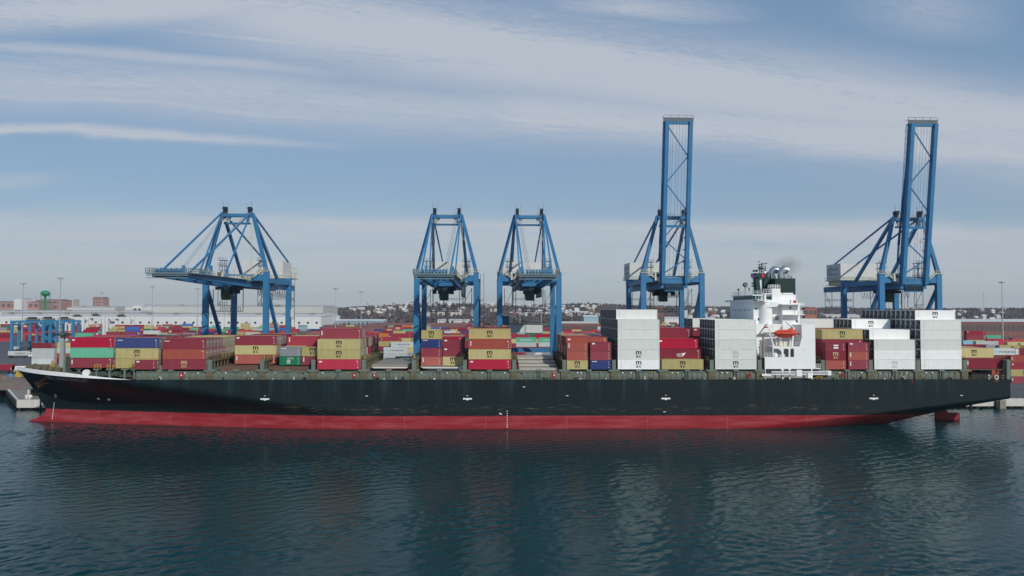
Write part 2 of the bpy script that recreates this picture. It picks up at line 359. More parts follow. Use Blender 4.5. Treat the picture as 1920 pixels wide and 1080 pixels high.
# rubber chevrons on the return wall
for k in range(7):
    a = k / 7.0; e0, e1 = Vector((-161.9, QY - 0.4, 0)), Vector((-193.5, 79.2, 0)); p0 = e0.lerp(e1, 0.02 + a * 0.92); p1 = e0.lerp(e1, 0.02 + (a + 0.115) * 0.92)
    nrm = Vector((-0.81, -0.58, 0)) * 0.25; md = (p0 + p1) / 2
    mb = MB(); mb.beam(p0 + nrm + Vector((0, 0, 1.0)), md + nrm + Vector((0, 0, 3.0)), 0.5, 0.55); mb.beam(md + nrm + Vector((0, 0, 3.0)), p1 + nrm + Vector((0, 0, 1.0)), 0.5, 0.55)
    mb.build('rubber_chevron', m_dark, q)
mb = MB(); mb._add([(-161.5, QY, GZ + .004), (-100, QY, GZ + .004), (-100, 52, GZ + .004), (-140, 92, GZ + .004), (-193, 79.5, GZ + .004)], [(0, 1, 2, 3, 4)]); tag(mb.build('dock_pavement', mat('dock_pavement_grey', (0.22, 0.20, 0.175), 0.9, 0, 0.25, 0.3)), kind='structure')
for k in range(60):
    x = -158 + k * 7.5
    if -130 < x < 140: continue
    mb = MB(); mb.lathe((x, QY + 1.0, GZ), [(0.3, 0), (0.25, 0.45), (0.4, 0.5), (0.4, 0.7)], 8); mb.build('bollard', m_yel, q)

# ------------------------------------------------------------------ hull shape
B2 = 16.1; CY = 16.1
X_ST = PX(1892, 0.5, 725)
STEM = [(z_, PX(p_, CY, 740)) for z_, p_ in ((-2, 50), (0.0, 53), (0.17, 55), (0.93, 68.7), (1.6, 78.7), (2.35, 84.4), (3.9, 87), (7.0, 73), (10.2, 57.5), (13.4, 39), (14.3, 30), (17, 18))]
ZB = [(-2.6, 111), (-1, 116), (0.0, 119.5), (1.5, 123.5), (3.6, 130), (4.8, 134), (6.6, 142), (8.5, X_ST), (30, X_ST)]
def lerp_t(tab, z):
    if z <= tab[0][0]: return tab[0][1]
    for (a, p), (c, r) in zip(tab, tab[1:]):
        if z <= c: return p + (r - p) * (z - a) / (c - a)
    return tab[-1][1]
ZBX = [(60, -9), (104, -4)] + [(x, z) for z, x in ZB[:-1]]
ZTX = [(45, -3), (104, 3.4), (118, 5.0), (134, 7.0), (X_ST, 9.0)]
def xs_bow(z): return -40 - 64 * max(0.0, min(1.05, (z - 4.4) / 9.9)) ** 0.97
def half(x, z):
    b = B2
    xs = xs_bow(z)
    if x < xs:
        tt = min(1, (xs - x) / (xs - lerp_t(STEM, z))); p = 1.24 + 1.0 * max(0, (z - 4.4) / 9.9) ** 2.5
        b = B2 * max(0.0, 1 - tt ** p)
    if x > 55:
        zt = lerp_t(ZTX, x); zb = lerp_t(ZBX, x)
        if z < zt: b = min(b, max(0.0, B2 - (1.0 + 0.10 * (zt - z)) * (zt - z) * min(1.0, max(0.25, (x - 60) / 50))))
    return b
def sheer(x, z):
    k = max(0, (-104 - x) / 45.6)
    return 1.5 * k * max(0, min(1, (z - 6) / 8.3))
def hull_near(x, z, off=0.0):
    zz = z - sheer(x, z) if x < -104 else z
    return CY - half(x, zz) - off
def on_hull(px, py, off=0.06):
    Y = 3.0
    for _ in range(12):
        p = P(px, py, Y); Y = 0.5 * Y + 0.5 * hull_near(p.x, p.z, off)
    return P(px, py, Y)

ship = empty('container_ship', (0, CY, 0), 'long black and red container ship moored along the quay with a white bridge tower', 'ship')
NZ = [-2, -1.2, -0.5, 0, 0.17, 0.5, 0.93, 1.25, 1.6, 2.0, 2.35, 2.7, 3.0, 3.4, 3.8, 4.2, 4.6, 5, 5.4, 5.8, 6.2, 6.6, 7, 7.4, 7.8, 8.2, 8.5, 8.8, 9.1, 9.6, 10.3, 11, 11.7, 12.4, 13, 13.6, 14.3]
NSX = 200
mb = MB(); vs = []; fs = []
for z in NZ:
    xa = lerp_t(ZB, z); xb = lerp_t(STEM, z)
    for side in (-1, 1):
        for k in range(NSX + 1):
            s_ = k / NSX
            x = xa + (xb - xa) * s_; bb = half(x, z)
            if k == NSX: bb = 0.0
            vs.append((x, CY + side * bb, z + sheer(x, z)))
row = 2 * (NSX + 1)
for i in range(len(NZ) - 1):
    for s_ in (0, 1):
        o_ = s_ * (NSX + 1)
        for k in range(NSX):
            a = i * row + o_ + k; q4 = (a, a + 1, a + row + 1, a + row); fs.append(q4[::-1] if s_ == 0 else q4)
mb._add(vs, fs, 0, True)
tr = []
for i, z in enumerate(NZ):
    tr.append((i * row, i * row + NSX + 1))
for (a, c), (a2, c2) in zip(tr, tr[1:]):
    mb._add([vs[a], vs[c], vs[c2], vs[a2]], [(0, 1, 2, 3)], 0)
# hull paint
m, t, b = bsdf('hull_paint'); L = t.links
g = N(t, 'ShaderNodeNewGeometry'); sx = N(t, 'ShaderNodeSeparateXYZ'); L.new(g.outputs['Position'], sx.inputs[0]); X_, Y_, Z_ = sx.outputs
def hn(sc, det, rough=0.6, z=(1, 1, 1)):
    mp = N(t, 'ShaderNodeMapping'); mp.inputs['Scale'].default_value = z; L.new(g.outputs['Position'], mp.inputs['Vector'])
    n = N(t, 'ShaderNodeTexNoise'); n.inputs['Scale'].default_value = sc; n.inputs['Detail'].default_value = det; n.inputs['Roughness'].default_value = rough; L.new(mp.outputs[0], n.inputs['Vector']); return n.outputs['Fac']
def mixc(f, a, c):
    n = N(t, 'ShaderNodeMix', data_type='RGBA'); L.new(f, n.inputs['Factor'])
    for k, v_ in (('A', a), ('B', c)):
        if isinstance(v_, tuple): n.inputs[k].default_value = v_ + (1,)
        else: L.new(v_, n.inputs[k])
    return n.outputs['Result']
vstr = mth(t, 'MULTIPLY', mth(t, 'SUBTRACT', hn(0.30, 5, 0.7, (1, 1, 0.05)), 0.50), 4.0, clamp=True)
vfade = mth(t, 'DIVIDE', mth(t, 'SUBTRACT', Z_, 5.0), 9.0, clamp=True)
blk = mixc(mth(t, 'MULTIPLY', vstr, mth(t, 'POWER', vfade, 1.2)), (0.0095, 0.0185, 0.0205), (0.028, 0.056, 0.070))
pl = mth(t, 'MULTIPLY', mth(t, 'SUBTRACT', hn(0.10, 2, 0.5), 0.55), 5.0, clamp=True)
def seam(co, per, w): return mth(t, 'LESS_THAN', mth(t, 'FRACT', mth(t, 'DIVIDE', co, per)), w / per)
seams = mth(t, 'MAXIMUM', seam(mth(t, 'ADD', X_, 400), 11.7, 0.14), seam(mth(t, 'ADD', Z_, 0.9), 2.9, 0.10))
runs = mth(t, 'MULTIPLY', mth(t, 'SUBTRACT', hn(0.55, 4, 0.6, (1.6, 1.6, 0.05)), 0.62), 9.0, clamp=True)
blk = mixc(mth(t, 'MULTIPLY', pl, 0.30), blk, (0.015, 0.029, 0.034))
zone = mth(t, 'SUBTRACT', 1.0, mth(t, 'DIVIDE', mth(t, 'ABSOLUTE', mth(t, 'SUBTRACT', Z_, 5.8)), 1.7), clamp=True)
xzone = mth(t, 'MULTIPLY', mth(t, 'DIVIDE', mth(t, 'ADD', X_, 80), 20, clamp=True), mth(t, 'DIVIDE', mth(t, 'SUBTRACT', 125, X_), 20, clamp=True))
scuff = mth(t, 'MULTIPLY', mth(t, 'SUBTRACT', hn(1.0, 8, 0.74, (0.22, 1, 3.6)), 0.56), 16.0, clamp=True)
scuff = mth(t, 'MULTIPLY', mth(t, 'MULTIPLY', scuff, zone), xzone)
blk = mixc(mth(t, 'MULTIPLY', seams, 0.45), blk, (0.008, 0.012, 0.013))
blk = mixc(mth(t, 'MULTIPLY', mth(t, 'MULTIPLY', runs, vfade), 0.20), blk, (0.085, 0.060, 0.042))
blk = mixc(mth(t, 'MULTIPLY', scuff, 0.9), blk, mixc(hn(0.7, 3), (0.30, 0.28, 0.22), (0.20, 0.07, 0.035)))
redv = mth(t, 'MULTIPLY', mth(t, 'SUBTRACT', hn(0.35, 6, 0.65, (0.25, 1, 2.0)), 0.42), 2.6, clamp=True)
red = mixc(redv, (0.27, 0.020, 0.028), (0.40, 0.09, 0.10))
wet = mth(t, 'SUBTRACT', 1.0, mth(t, 'DIVIDE', Z_, 0.8), clamp=True)
red = mixc(mth(t, 'MULTIPLY', wet, 0.55), red, (0.15, 0.012, 0.014))
gril = mth(t, 'MULTIPLY', mth(t, 'SUBTRACT', hn(0.8, 6, 0.7, (0.12, 1, 3.5)), 0.60), 9.0, clamp=True)
sternz = mth(t, 'DIVIDE', mth(t, 'SUBTRACT', X_, 55), 40, clamp=True)
red = mixc(mth(t, 'MULTIPLY', gril, mth(t, 'ADD', mth(t, 'MULTIPLY', sternz, 0.8), 0.18)), red, (0.03, 0.028, 0.03))
red = mixc(mth(t, 'MULTIPLY', seam(mth(t, 'ADD', X_, 400), 23.4, 0.3), 0.35), red, (0.30, 0.15, 0.08))
edge = mth(t, 'ADD', Z_, mth(t, 'MULTIPLY', mth(t, 'SUBTRACT', hn(1.2, 6, 0.75, (0.5, 1, 1)), 0.5), 0.55))
fac = mth(t, 'GREATER_THAN', edge, 3.82)
L.new(mixc(fac, red, blk), b.inputs['Base Color']); b.inputs['Roughness'].default_value = 0.42; b.inputs['Specular IOR Level'].default_value = 0.2
hull = mb.build('hull', m, ship)

# deck sheets
mb = MB(); pts = []
xsd = [X_ST - 0.2] + [X_ST - 4 - k * (X_ST + 104) / 60 for k in range(60)] + [-104 - k * 1.5 for k in range(1, 30)]
for k, x in enumerate(xsd[:-1]):
    x2 = xsd[k + 1]
    z = 14.15 + sheer(x, 14.3); z2 = 14.15 + sheer(x2, 14.3); h1 = max(0.05, half(x, 14.25) - 0.1); h2 = max(0.05, half(x2, 14.25) - 0.1)
    mb.quad((x, CY - h1, z), (x, CY + h1, z), (x2, CY + h2, z2), (x2, CY - h2, z2))
mb.build('deck', m_deck, ship)
# bulwark at the bow, white band outside
mb = MB()
n = 40; ST14 = lerp_t(STEM, 14.3); xb_ = [-103.5 + (ST14 - 1.6 + 103.5) * (k / n) for k in range(n + 1)]
for side in (-1, 1):
    for k in range(n):
        vs = []
        for x in (xb_[k], xb_[k + 1]):
            kk = max(0, (-104 - x) / 45.6); zt = 14.3 + sheer(x, 14.3); hh = 1.1 * min(1, kk * 2.4)
            for z, ex in ((zt - 0.02, 0.05), (zt + hh, -0.05), (zt + hh, -0.25), (zt - 0.02, -0.25)):
                bb = half(max(x, ST14 + 0.1), 14.3) + ex + (0.0 if x > ST14 + 0.1 else -0.3)
                vs.append((x - (0.9 * hh * kk if ex > 0 else 0) * (1 if z > zt else 0.2), CY + side * max(0.02, bb), z))
        fl = [(0, 4, 5, 1), (1, 5, 6, 2), (2, 6, 7, 3)]
        mb._add(vs, fl if side > 0 else [f[::-1] for f in fl], 0, False)
mb.build('bulwark', mat('bulwark_white', (0.82, 0.82, 0.80), 0.6, 0, 0.1, 0.5, 0.1, 0.12), ship)
# name, draught marks, tug marks, load mark, anchor
def hullmap(p0, p1, h, off=0.07):
    """text strip along a straight pixel line p0 -> p1, h pixels high, laid on the plating"""
    def f(a, b):
        px = p0[0] + (p1[0] - p0[0]) * a; py = p0[1] + (p1[1] - p0[1]) * a - h * b
        return on_hull(px, py, off)
    return f
mb = MB(); put_text(mb, "MSC", hullmap((85.5, 709.8), (103.5, 712.1), 5.4, 0.22)); put_text(mb, "DARDANELLES", hullmap((106.5, 712.4), (163.5, 716.8), 5.6, 0.22))
mb.build('ship_name', m_whitem, hull)
def patch(pxs, name, mt=m_whitem, off=0.07):
    mb = MB()
    for x0, y0, x1, y1 in pxs:
        mb.quad(on_hull(x0, y1, off), on_hull(x1, y1, off), on_hull(x1, y0, off), on_hull(x0, y0, off))
    return mb.build(name, mt, hull)
for x, y in ((496.5, 748), (876.5, 747.5), (1248.5, 747), (1638.5, 746.8)):
    patch([(x - 8.3, y - 1.2, x + 8.3, y + 1.6), (x - 2, y + 1.6, x + 2, y + 3)], 'tug_mark')
    patch([(x - 1.5, y - 6.2, x + 1.5, y - 5.2)], 'frame_mark')
for x, y in ((687.5, 742.5), (982.5, 725.5), (1063.5, 742), (1803, 741.5), (1246, 772)):
    patch([(x - 2.4, y - 0.6, x + 2.4, y + 0.6)], 'frame_mark')
for x, y in ((184.5, 747.8), (204, 749.2)): 
    mb = MB(); c = on_hull(x, y, 0.08); mb._add([on_hull(x + 3.0 * math.cos(a * 0.52) - 0.8 * math.sin(a * .52), y + 1.9 * math.sin(a * 0.52) + 1.2 * math.cos(a * .52), 0.08) for a in range(12)], [tuple(range(12))[::-1]]); mb.build('thruster_mark', m_whitem, hull)
patch([(102.5, 739, 104, 745), (102.5, 743.6, 107, 745), (104.5, 740.5, 106, 742)], 'bulb_mark')
for x0, y0, x1, y1, n_ in ((101.5, 755, 98, 784, 9), (1950, 0, 0, 0, 0), (951, 770, 951, 800, 8)):
    for k in range(n_):
        a = k / max(1, n_ - 1); x = x0 + (x1 - x0) * a; y = y0 + (y1 - y0) * a
        patch([(x - 0.8, y, x + 0.8, y + 1.7)], 'draught_mark')
patch([(936, 774.5, 940, 776.5), (939, 776, 941, 777.5)], 'load_line_mark')
# anchor in a rusty pocket
mb = MB(); ac = on_hull(78, 718, 0.35)
A_ = lambda px, py, off=0.35: on_hull(px, py, off)
mb.tube([A_(80, 713.5), A_(73, 719)], 0.42, 8); mb.tube([A_(66, 716), A_(70, 718.5), A_(76, 724), A_(81, 725)], [0.25, 0.6, 0.75, 0.2], 8)
mb.tube([A_(76, 721), A_(84, 719), A_(91, 718)], [0.7, 0.5, 0.15], 8); mb.tube([A_(80, 713), A_(84, 711)], 0.5, 8)
mb.build('anchor', mat('rusty_anchor', (0.22, 0.09, 0.04), 0.8, 0, 0.3, 0.8), hull)
# rudder
mb = MB(); x0 = PX(1754, CY, 776); x1 = PX(1798, CY, 776); zr = PZ(768, CY, 1775); za = PZ(774, CY, 1790)
mb.prism([(x0, -3), (x1, -3), (x1, za), (x1 - 3.6, za + 0.1), (x1 - 5.0, zr + 0.6), (x0, zr + 1.6)], CY - 0.45, CY + 0.45)
mb.build('rudder', mat('rudder_red', (0.22, 0.02, 0.028), 0.6), ship)
# ------------------------------------------------------------------ deck fittings of the ship
TB = 17.2                                # container seat height at the ship's side
LX = [PX(p, 0.6, 690) for p in (300, 393.6, 492, 587.5, 682, 776, 872, 964, 1058, 1151, 1242.5, 1334, 1424)] + [PX(p, 0.6, 690) for p in (1543, 1632, 1720.5, 1808, 1890)]
def lashing_bridge(x, zt=19.9, y1=31.9, first=0.25):
    mb = MB(); mb.box(x - 1.0, x + 1.0, first + 0.05, y1, 14.2, 16.55); br = mb.build('lashing_bridge', m_olive, ship)
    mb = MB(); mb.box(x - 1.55, x + 1.55, first - 0.1, 2.3, 16.56, 17.1); mb.build('pad', m_sage, br)
    mb = MB(); mb.box(x - 0.55, x + 0.55, first, first + 0.9, 17.11, zt); mb.build('end_post', m_sage, br)
    for k in range(1, 14):
        y = min(y1 - 0.2, 0.05 + 2.48 * k)
        for s_ in (-0.5, 0.5): mb = MB(); mb.box(x + s_ - 0.14, x + s_ + 0.14, y - 0.16, y + 0.16, 16.56, zt - 0.5); mb.build('post', m_olive, br)
    mb = MB(); mb.box(x - 0.75, x + 0.75, first + 0.91, y1, zt - 0.49, zt - 0.1); mb.box(x - 0.1, x + 0.1, first + 0.91, y1, 17.9, 18.15)
    mb.build('catwalk', m_olive, br)
    mb = MB()
    for s_ in (-0.7, 0.7): mb.rail((x + s_, 1.2, zt - 0.1), (x + s_, y1, zt - 0.1), 1.1, 1.24, 0.09)
    mb.build('railing', m_olive, br)
    for k in range(1, 13):
        y = 0.05 + 2.48 * k + 1.2
        if random.random() < 0.7: mb = MB(); mb.beam((x - 0.6, y, zt), (x - 0.6 + random.uniform(-.3, .3), y + 0.2, zt + random.uniform(0.7, 1.5)), 0.16); mb.build('lashing_rod', m_yel, br)
random.seed(4)
for i, x in enumerate(LX):
    if i == 0: lashing_bridge(x, 18.2, 30, 1.2)
    elif i == len(LX) - 1:
        mb = MB(); mb.box(x - 0.55, x + 0.55, 0.3, 1.6, 14.2, 20.0); br = mb.build('stern_post', m_sage, ship)
        mb = MB(); mb.box(x - 0.5, x + 0.5, 1.61, 31, 19.4, 20.0)
        for k in range(1, 12): mb.box(x - .2, x + .2, 2.48 * k, 2.48 * k + .4, 14.2, 19.39)
        mb.build('cross_beam', m_olive, br)
    else: lashing_bridge(x)
# longitudinal coaming walls with stiffeners, lamps, lifebuoys
x0c = -103; edges = [x0c] + LX[1:13]
def coaming(xa, xb):
    mb = MB(); mb.box(xa, xb, 0.75, 2.2, 14.2, 16.6); c = mb.build('hatch_coaming', m_sage, ship)
    mb = MB(); n = max(2, int((xb - xa) / 1.5))
    for k in range(n + 1):
        x = xa + (xb - xa) * k / n; mb.box(x - 0.06, x + 0.06, 0.6, 0.749, 14.2, 16.4)
    mb.box(xa, xb, 0.55, 0.749, 16.405, 16.6); mb.build('stiffener', m_sage, c)
    mx_ = (xa + xb) / 2
    mb = MB(); mb.box(mx_ - 0.75, mx_ + 0.75, 0.15, 1.6, 16.61, 17.12); mb.box(mx_ - 0.5, mx_ - 0.25, 0.3, 0.54, 14.2, 16.60); mb.box(mx_ + 0.25, mx_ + 0.5, 0.3, 0.54, 14.2, 16.60)
    mb.build('pedestal', m_sage, c)
    for k in range(4):
        x = xa + (xb - xa) * random.choice((0.12, 0.2, 0.3, 0.68, 0.78, 0.88)) + random.uniform(-.4, .4)
        mb = MB(); mb.box(x - 0.22, x + 0.22, 0.4, 0.549, 16.0, 16.3); mb.build('lamp', m_whitem if k % 2 else m_yel, c)
    for k in range(5):
        x = random.uniform(xa + 1, xb - 1); w = random.uniform(0.2, 0.7); h_ = random.uniform(0.4, 0.9)
        mb = MB(); mb.box(x - w / 2, x + w / 2, 0.28, 0.54, 14.2, 14.2 + h_); mb.build('locker', random.choice((m_dark, m_olive, m_hatch, m_pale)), c)
    return c
for a, c_ in zip(edges, edges[1:]): coaming(a + 1.01, c_ - 1.01)
for a, c_ in zip(LX[13:16], LX[14:17]): coaming(a + 1.01, c_ - 1.01)
def torus(mb, c, R_, r, m=0, n=14, k=6):
    vs = []; fs = []
    for i in range(n):
        a = 2 * math.pi * i / n
        for j in range(k):
            bq = 2 * math.pi * j / k; rr = R_ + r * math.cos(bq); vs.append((c[0] + rr * math.cos(a), c[1] + r * math.sin(bq), c[2] + rr * math.sin(a)))
    for i in range(n):
        for j in range(k): fs.append((i * k + j, ((i + 1) % n) * k + j, ((i + 1) % n) * k + (j + 1) % k, i * k + (j + 1) % k))
    mb._add(vs, fs, m, True)
for px in (664.5, 702, 1039, 1405, 1580, 340):
    x = PX(px, 0.3, 703); mb = MB()
    if px in (1405, 1580): torus(mb, (x, 0.35, 15.4), 0.5, 0.16); mb.build('lifebuoy', m_redp, ship)
    else:
        mb.box(x - 0.45, x + 0.45, 0.25, 0.54, 14.8, 16.2); bx_ = mb.build('fire_box', m_redp, ship)
        mb = MB(); mb.box(x - 0.15, x + 0.15, 0.22, 0.245, 15.3, 15.7); mb.build('marking', m_whitem, bx_)
# side railing along the deck edge
mb = MB()
for a, c_ in ((x0c, LX[12]), (LX[13], X_ST - 1)): mb.rail((a, 0.12, 14.3), (c_, 0.12, 14.3), 1.0, 1.6, 0.05)
mb.build('side_railing', m_olive, ship)
# hatch covers: low slabs between the coamings, raised or stacked where the bay stands open
def hatch(xa, xb, z0, z1, y0=2.3, y1=30.0, mt=None, bevel=True):
    mb = MB()
    if bevel: mb.prism([(xa + 0.9, z0), (xb - 0.9, z0), (xb, z0 + 0.45), (xb, z1), (xa, z1), (xa, z0 + 0.45)], y0, y1, 0)
    else: mb.box(xa, xb, y0, y1, z0, z1)
    return mb.build('hatch_cover', mt or m_hatch, ship)
for i in range(1, 12):
    xa, xb = LX[i] + 1.6, LX[i + 1] - 1.6
    if i in (4, 5):
        h_ = hatch(xa, xb, 17.25, 17.65, 3.0, 29, m_pale); mb = MB(); mb.box(xa + 0.3, xb - 0.3, 3.4, 29, 17.655, 17.7 if i == 5 else 18.4); mb.build('top_plate', m_hatch, h_)
    elif i == 8 - 1:
        for k, (za, zb_, yy) in enumerate(((16.65, 17.25, 3.0), (17.4, 17.95, 8), (18.1, 18.65, 13), (18.8, 19.35, 18))): hatch(xa, xb, za, zb_, yy, 30, mat('slab_grey_beige', (0.42, 0.40, 0.35), 0.7, 0, 0.2, 0.5, 0, 0.1), False)
    else: hatch(xa, xb, 16.62, 17.1 if i not in (1, 2) else 17.9, 2.3, 30, m_deck if i in (1, 2) else None)
for i in (13, 14, 15): hatch(LX[i] + 1.6, LX[i + 1] - 1.6, 16.62, 17.1)
# bow: windlasses, chocks, foremast, yellow hose posts
zf = lambda x: 14.2 + sheer(x, 14.3)
def fx(px, Y=14): return PX(px, Y, 690)
for px, Y, k in ((60, 16.1, 1), (76, 14.5, 1), (92, 17, 0), (101, 12, 1)):
    x = fx(px, Y); z = zf(x); mb = MB()
    mb.tube([(x, Y - 1.4, z + 1.3), (x, Y + 1.4, z + 1.3)], 0.5, 12); mb.tube([(x, Y - 1.6, z + 1.3), (x, Y - 1.4, z + 1.3)], 0.8, 12); mb.tube([(x, Y + 1.4, z + 1.3), (x, Y + 1.6, z + 1.3)], 0.8, 12)
    mb.box(x - 0.8, x + 0.8, Y - 1.7, Y + 1.7, z, z + 0.6); mb.box(x + 0.8, x + 2.2, Y - 0.8, Y + 0.8, z, z + 1.5)
    mb.build('mooring_winch', m_olive, ship)
for px in (52, 68, 84, 104, 112):
    x = fx(px, 15); z = zf(x); mb = MB()
    for s_ in (-0.5, 0.5): mb.lathe((x + s_, 15, z), [(0.3, 0), (0.28, 1.0), (0.42, 1.05), (0.42, 1.2)], 8)
    mb.build('bitts', m_sage, ship)
mb = MB()
for k in range(26):
    x = fx(40 + k * 3.0, 15); xx = max(x, ST14 + 2.0); bb = max(0.3, half(xx, 14.3) - 0.3); z = zf(xx) + 0.9
    if k % 2 == 0: mb.beam((xx, CY - bb, z - 0.9), (xx + 0.5, CY - bb + 0.7, z), 0.18)
    mb.beam((xx, CY - bb, z), (xx + 1.0, CY - max(0.3, half(xx + 1, 14.3) - 0.3), z + 0.02), 0.14)
mb.build('bulwark_stay', m_hatch, ship)
for px, Y, h_ in ((97, 12, 3.4), (99.5, 12, 3.0), (101.5, 12, 2.6), (95, 14, 2.2), (107, 12, 1.6), (110, 16, 1.8)):
    x = fx(px, Y); z = zf(x); mb = MB(); mb.tube([(x, Y, z), (x, Y, z + h_), (x + 0.5, Y, z + h_ + 0.3)], 0.18, 6); mb.box(x - 0.45, x + 0.45, Y - .4, Y + .4, z, z + 0.9); mb.build('vent_post', m_yel, ship)
x = fx(117, CY); z = zf(x); zt = PZ(626, CY, 117)
mb = MB(); mb.beam((x, CY, z), (x, CY, zt), 1.5, 1.5, w2=0.8, h2=0.8); fm = mb.build('foremast', mat('mast_grey_green', (0.30, 0.35, 0.34), 0.6), ship)
mb = MB(); mb.box(x - 1.6, x + 1.6, CY - 1.5, CY + 1.5, zt - 0.5, zt - 0.3); mb.rail((x - 1.6, CY - 1.5, zt - 0.3), (x + 1.6, CY - 1.5, zt - 0.3), 0.9, 0.8, 0.08)
mb.beam((x - 2.2, CY, zt - 0.1), (x + 2.2, CY, zt - 0.1), 0.3); mb.tube([(x, CY, zt), (x, CY, zt + 2.6)], 0.12, 6); mb.box(x - 1.9, x - 1.3, CY - 1.9, CY - 1.5, zt - 0.3, zt + 0.2); mb.box(x + 1.3, x + 1.9, CY - 1.9, CY - 1.5, zt - 0.3, zt + 0.2)
mb.build('lamp_platform', mat('mast_dark_green', (0.02, 0.06, 0.055), 0.6), fm)
# breakwater frames and vent house by the first stacks
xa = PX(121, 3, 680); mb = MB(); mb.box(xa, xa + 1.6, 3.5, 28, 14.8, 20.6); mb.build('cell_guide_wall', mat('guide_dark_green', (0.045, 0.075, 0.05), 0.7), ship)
x = PX(164, 1.4, 695); mb = MB(); mb.tube([(x - 0.6, 1.6, 16.0), (x - 0.6, 2.4, 16.0)], 1.0, 16); mb.build('vent_cover', m_whitem, ship)
mb = MB(); mb.box(PX(131, 3), PX(248, 3), 3.0, 29, 14.7, 16.2); mb.box(PX(170, 1.5), PX(220, 1.5), 2.3, 2.99, 15.2, 16.4); fh = mb.build('forward_coaming', mat('coaming_dark_green', (0.06, 0.085, 0.065), 0.7, 0, 0.3), ship)  # a darker green than the sage coamings further aft
for px in (140, 180, 206, 234, 252, 268, 284):
    x = PX(px, 1.5, 697); yn = max(1.3, hull_near(x, 14.3) + 0.7); mb = MB(); mb.box(x - 0.25, x + 0.25, yn, yn + 0.5, 14.3, 16.9); mb.box(x - 0.9, x + 0.9, yn - .2, yn + 0.8, 16.9, 17.2); mb.build('support_post', m_sage, ship)
for px in (128, 182, 207, 211, 248, 254):
    x = PX(px, 1.2, 690); yn = max(1.2, hull_near(x, 14.3) + 0.7); mb = MB(); mb.rail((x - 0.9, yn, 17.2), (x + 0.9, yn, 17.2), 1.3, 0.9, 0.13); mb.build('yellow_guard', m_yel, ship)
# stern mooring deck
mb = MB(); mb.box(LX[16] + 1, LX[17] - 0.6, 16, 31, 14.2, 16.6, 0); mb.build('mooring_bulkhead', m_dark, ship)
mb = MB(); mb.box(LX[16] + 1, LX[17], 1.2, 31, 16.9, 17.15, 0); mb.build('upper_deck', m_deck, ship)
for px in (1822, 1834, 1845):
    x = PX(px, 4, 702); mb = MB(); mb.tube([(x, 3, 15.2), (x, 5.4, 15.2)], 0.8, 12); mb.tube([(x, 2.8, 15.2), (x, 3, 15.2)], 1.05, 12); mb.box(x - 0.9, x + 0.9, 2.9, 5.5, 14.2, 14.7); mb.box(x + 0.4, x + 1.1, 3.4, 4.6, 14.7, 16.2); mb.build('mooring_winch', m_dark, ship)
x = PX(1847, 4, 700); mb = MB(); mb.box(x, x + 3.6, 6, 9, 14.2, 16.8); mb.build('deck_store', mat('store_blue_grey', (0.16, 0.22, 0.27), 0.6), ship)
for px in (1810, 1853, 1864, 1879):
    x = PX(px, 1.5, 705); mb = MB(); mb.lathe((x, 1.3, 14.2), [(0.3, 0), (0.25, 0.9), (0.45, 1.0), (0.2, 1.3)], 8); mb.build('mooring_post', m_pale if px == 1853 else m_sage, ship)
x = PX(1868, 0.2, 708); mb = MB(); torus(mb, (x, 0.15, 14.8), 0.55, 0.18); mb.build('fairlead', m_pale, ship)
patch([(1865.5, 712, 1867, 716), (1865.5, 712, 1871.5, 713), (1870.2, 712, 1871.5, 716)], 'stern_mark', m_redp); patch([(1710.6, 713, 1711.5, 718)], 'stern_mark', m_redp)

# ------------------------------------------------------------------ bridge tower
def Q(px, py, Y): p = P(px, py, Y); return p.x, p.z
acc_x0, _ = Q(1413, 600, 8.0)
acc_x1 = PX(1500, 8.0, 600)
zt = PZ(562.5, 8.0, 1413)
mb = MB(); mb.box(acc_x0, acc_x1, 8.0, 28.5, 17.0, zt); tower = mb.build('bridge_tower', m_white, ship)
# rounded stair casing and lower house
mb = MB(); cx0 = PX(1437, 7.4, 580); mb.tube([(cx0, 8.6, 17), (cx0, 8.6, PZ(566, 8, 1437))], 2.2, 20); mb.build('stair_casing', m_white, tower)
lx0 = PX(1418, 4.8, 615); lx1 = PX(1451.5, 4.8, 615); zl = PZ(607.5, 4.8, 1430); zu = PZ(627, 4.8, 1430)
mb = MB(); mb.box(lx0, lx1, 4.8, 7.99, zu, zl); mb.box(lx0 + 0.5, lx1 + 2, 6.0, 7.99, 17, zu - 0.01); mb.build('side_house', m_white, tower)
mb = MB(); mb.box(lx1 + 0.01, PX(1505, 5, 615), 6.2, 7.99, 17, zl); mb.build('boat_deck_wall', m_white, tower)
x, z = Q(1433, 614.5, 4.8); x2, z2 = Q(1441, 612.2, 4.8); mb = MB(); mb.box(x, x2, 4.72, 4.79, z, z2); mb.build('red_plate', m_redp, tower)
for px, py, w, h_, Y in ((1418, 579, 1.4, 2.6, 7.9), (1422.5, 598.5, 1.6, 2.8, 7.9)):
    x, z = Q(px, py, Y); mb = MB(); mb.box(x - w / 8, x + w / 8, Y - 0.03, Y + 0.05, z - h_ / 8, z + h_ / 8); mb.build('porthole', m_dark, tower)
for px in (1446.8, 1456.5):
    x, z = Q(px, 597, 7.95); mb = MB(); mb.box(x - 0.62, x + 0.62, 7.90, 8.05, z - 0.55, z + 0.55); w_ = mb.build('window', mat('window_frame_grey', (0.42, 0.43, 0.43), 0.5), tower)
    mb = MB(); mb.box(x - 0.5, x + 0.5, 7.87, 7.9, z - 0.42, z + 0.42); mb.build('pane', mat('pale_glass', (0.20, 0.22, 0.22), 0.2), w_)
for yy in (11, 13.2, 15.4, 18.4, 20.6, 23.4, 25.6):       # dark ports in the forward wall
    mb = MB(); mb.box(acc_x0 - 0.05, acc_x0 + 0.05, yy - 0.2, yy + 0.2, 34.2, 34.8); mb.build('porthole', m_dark, tower)
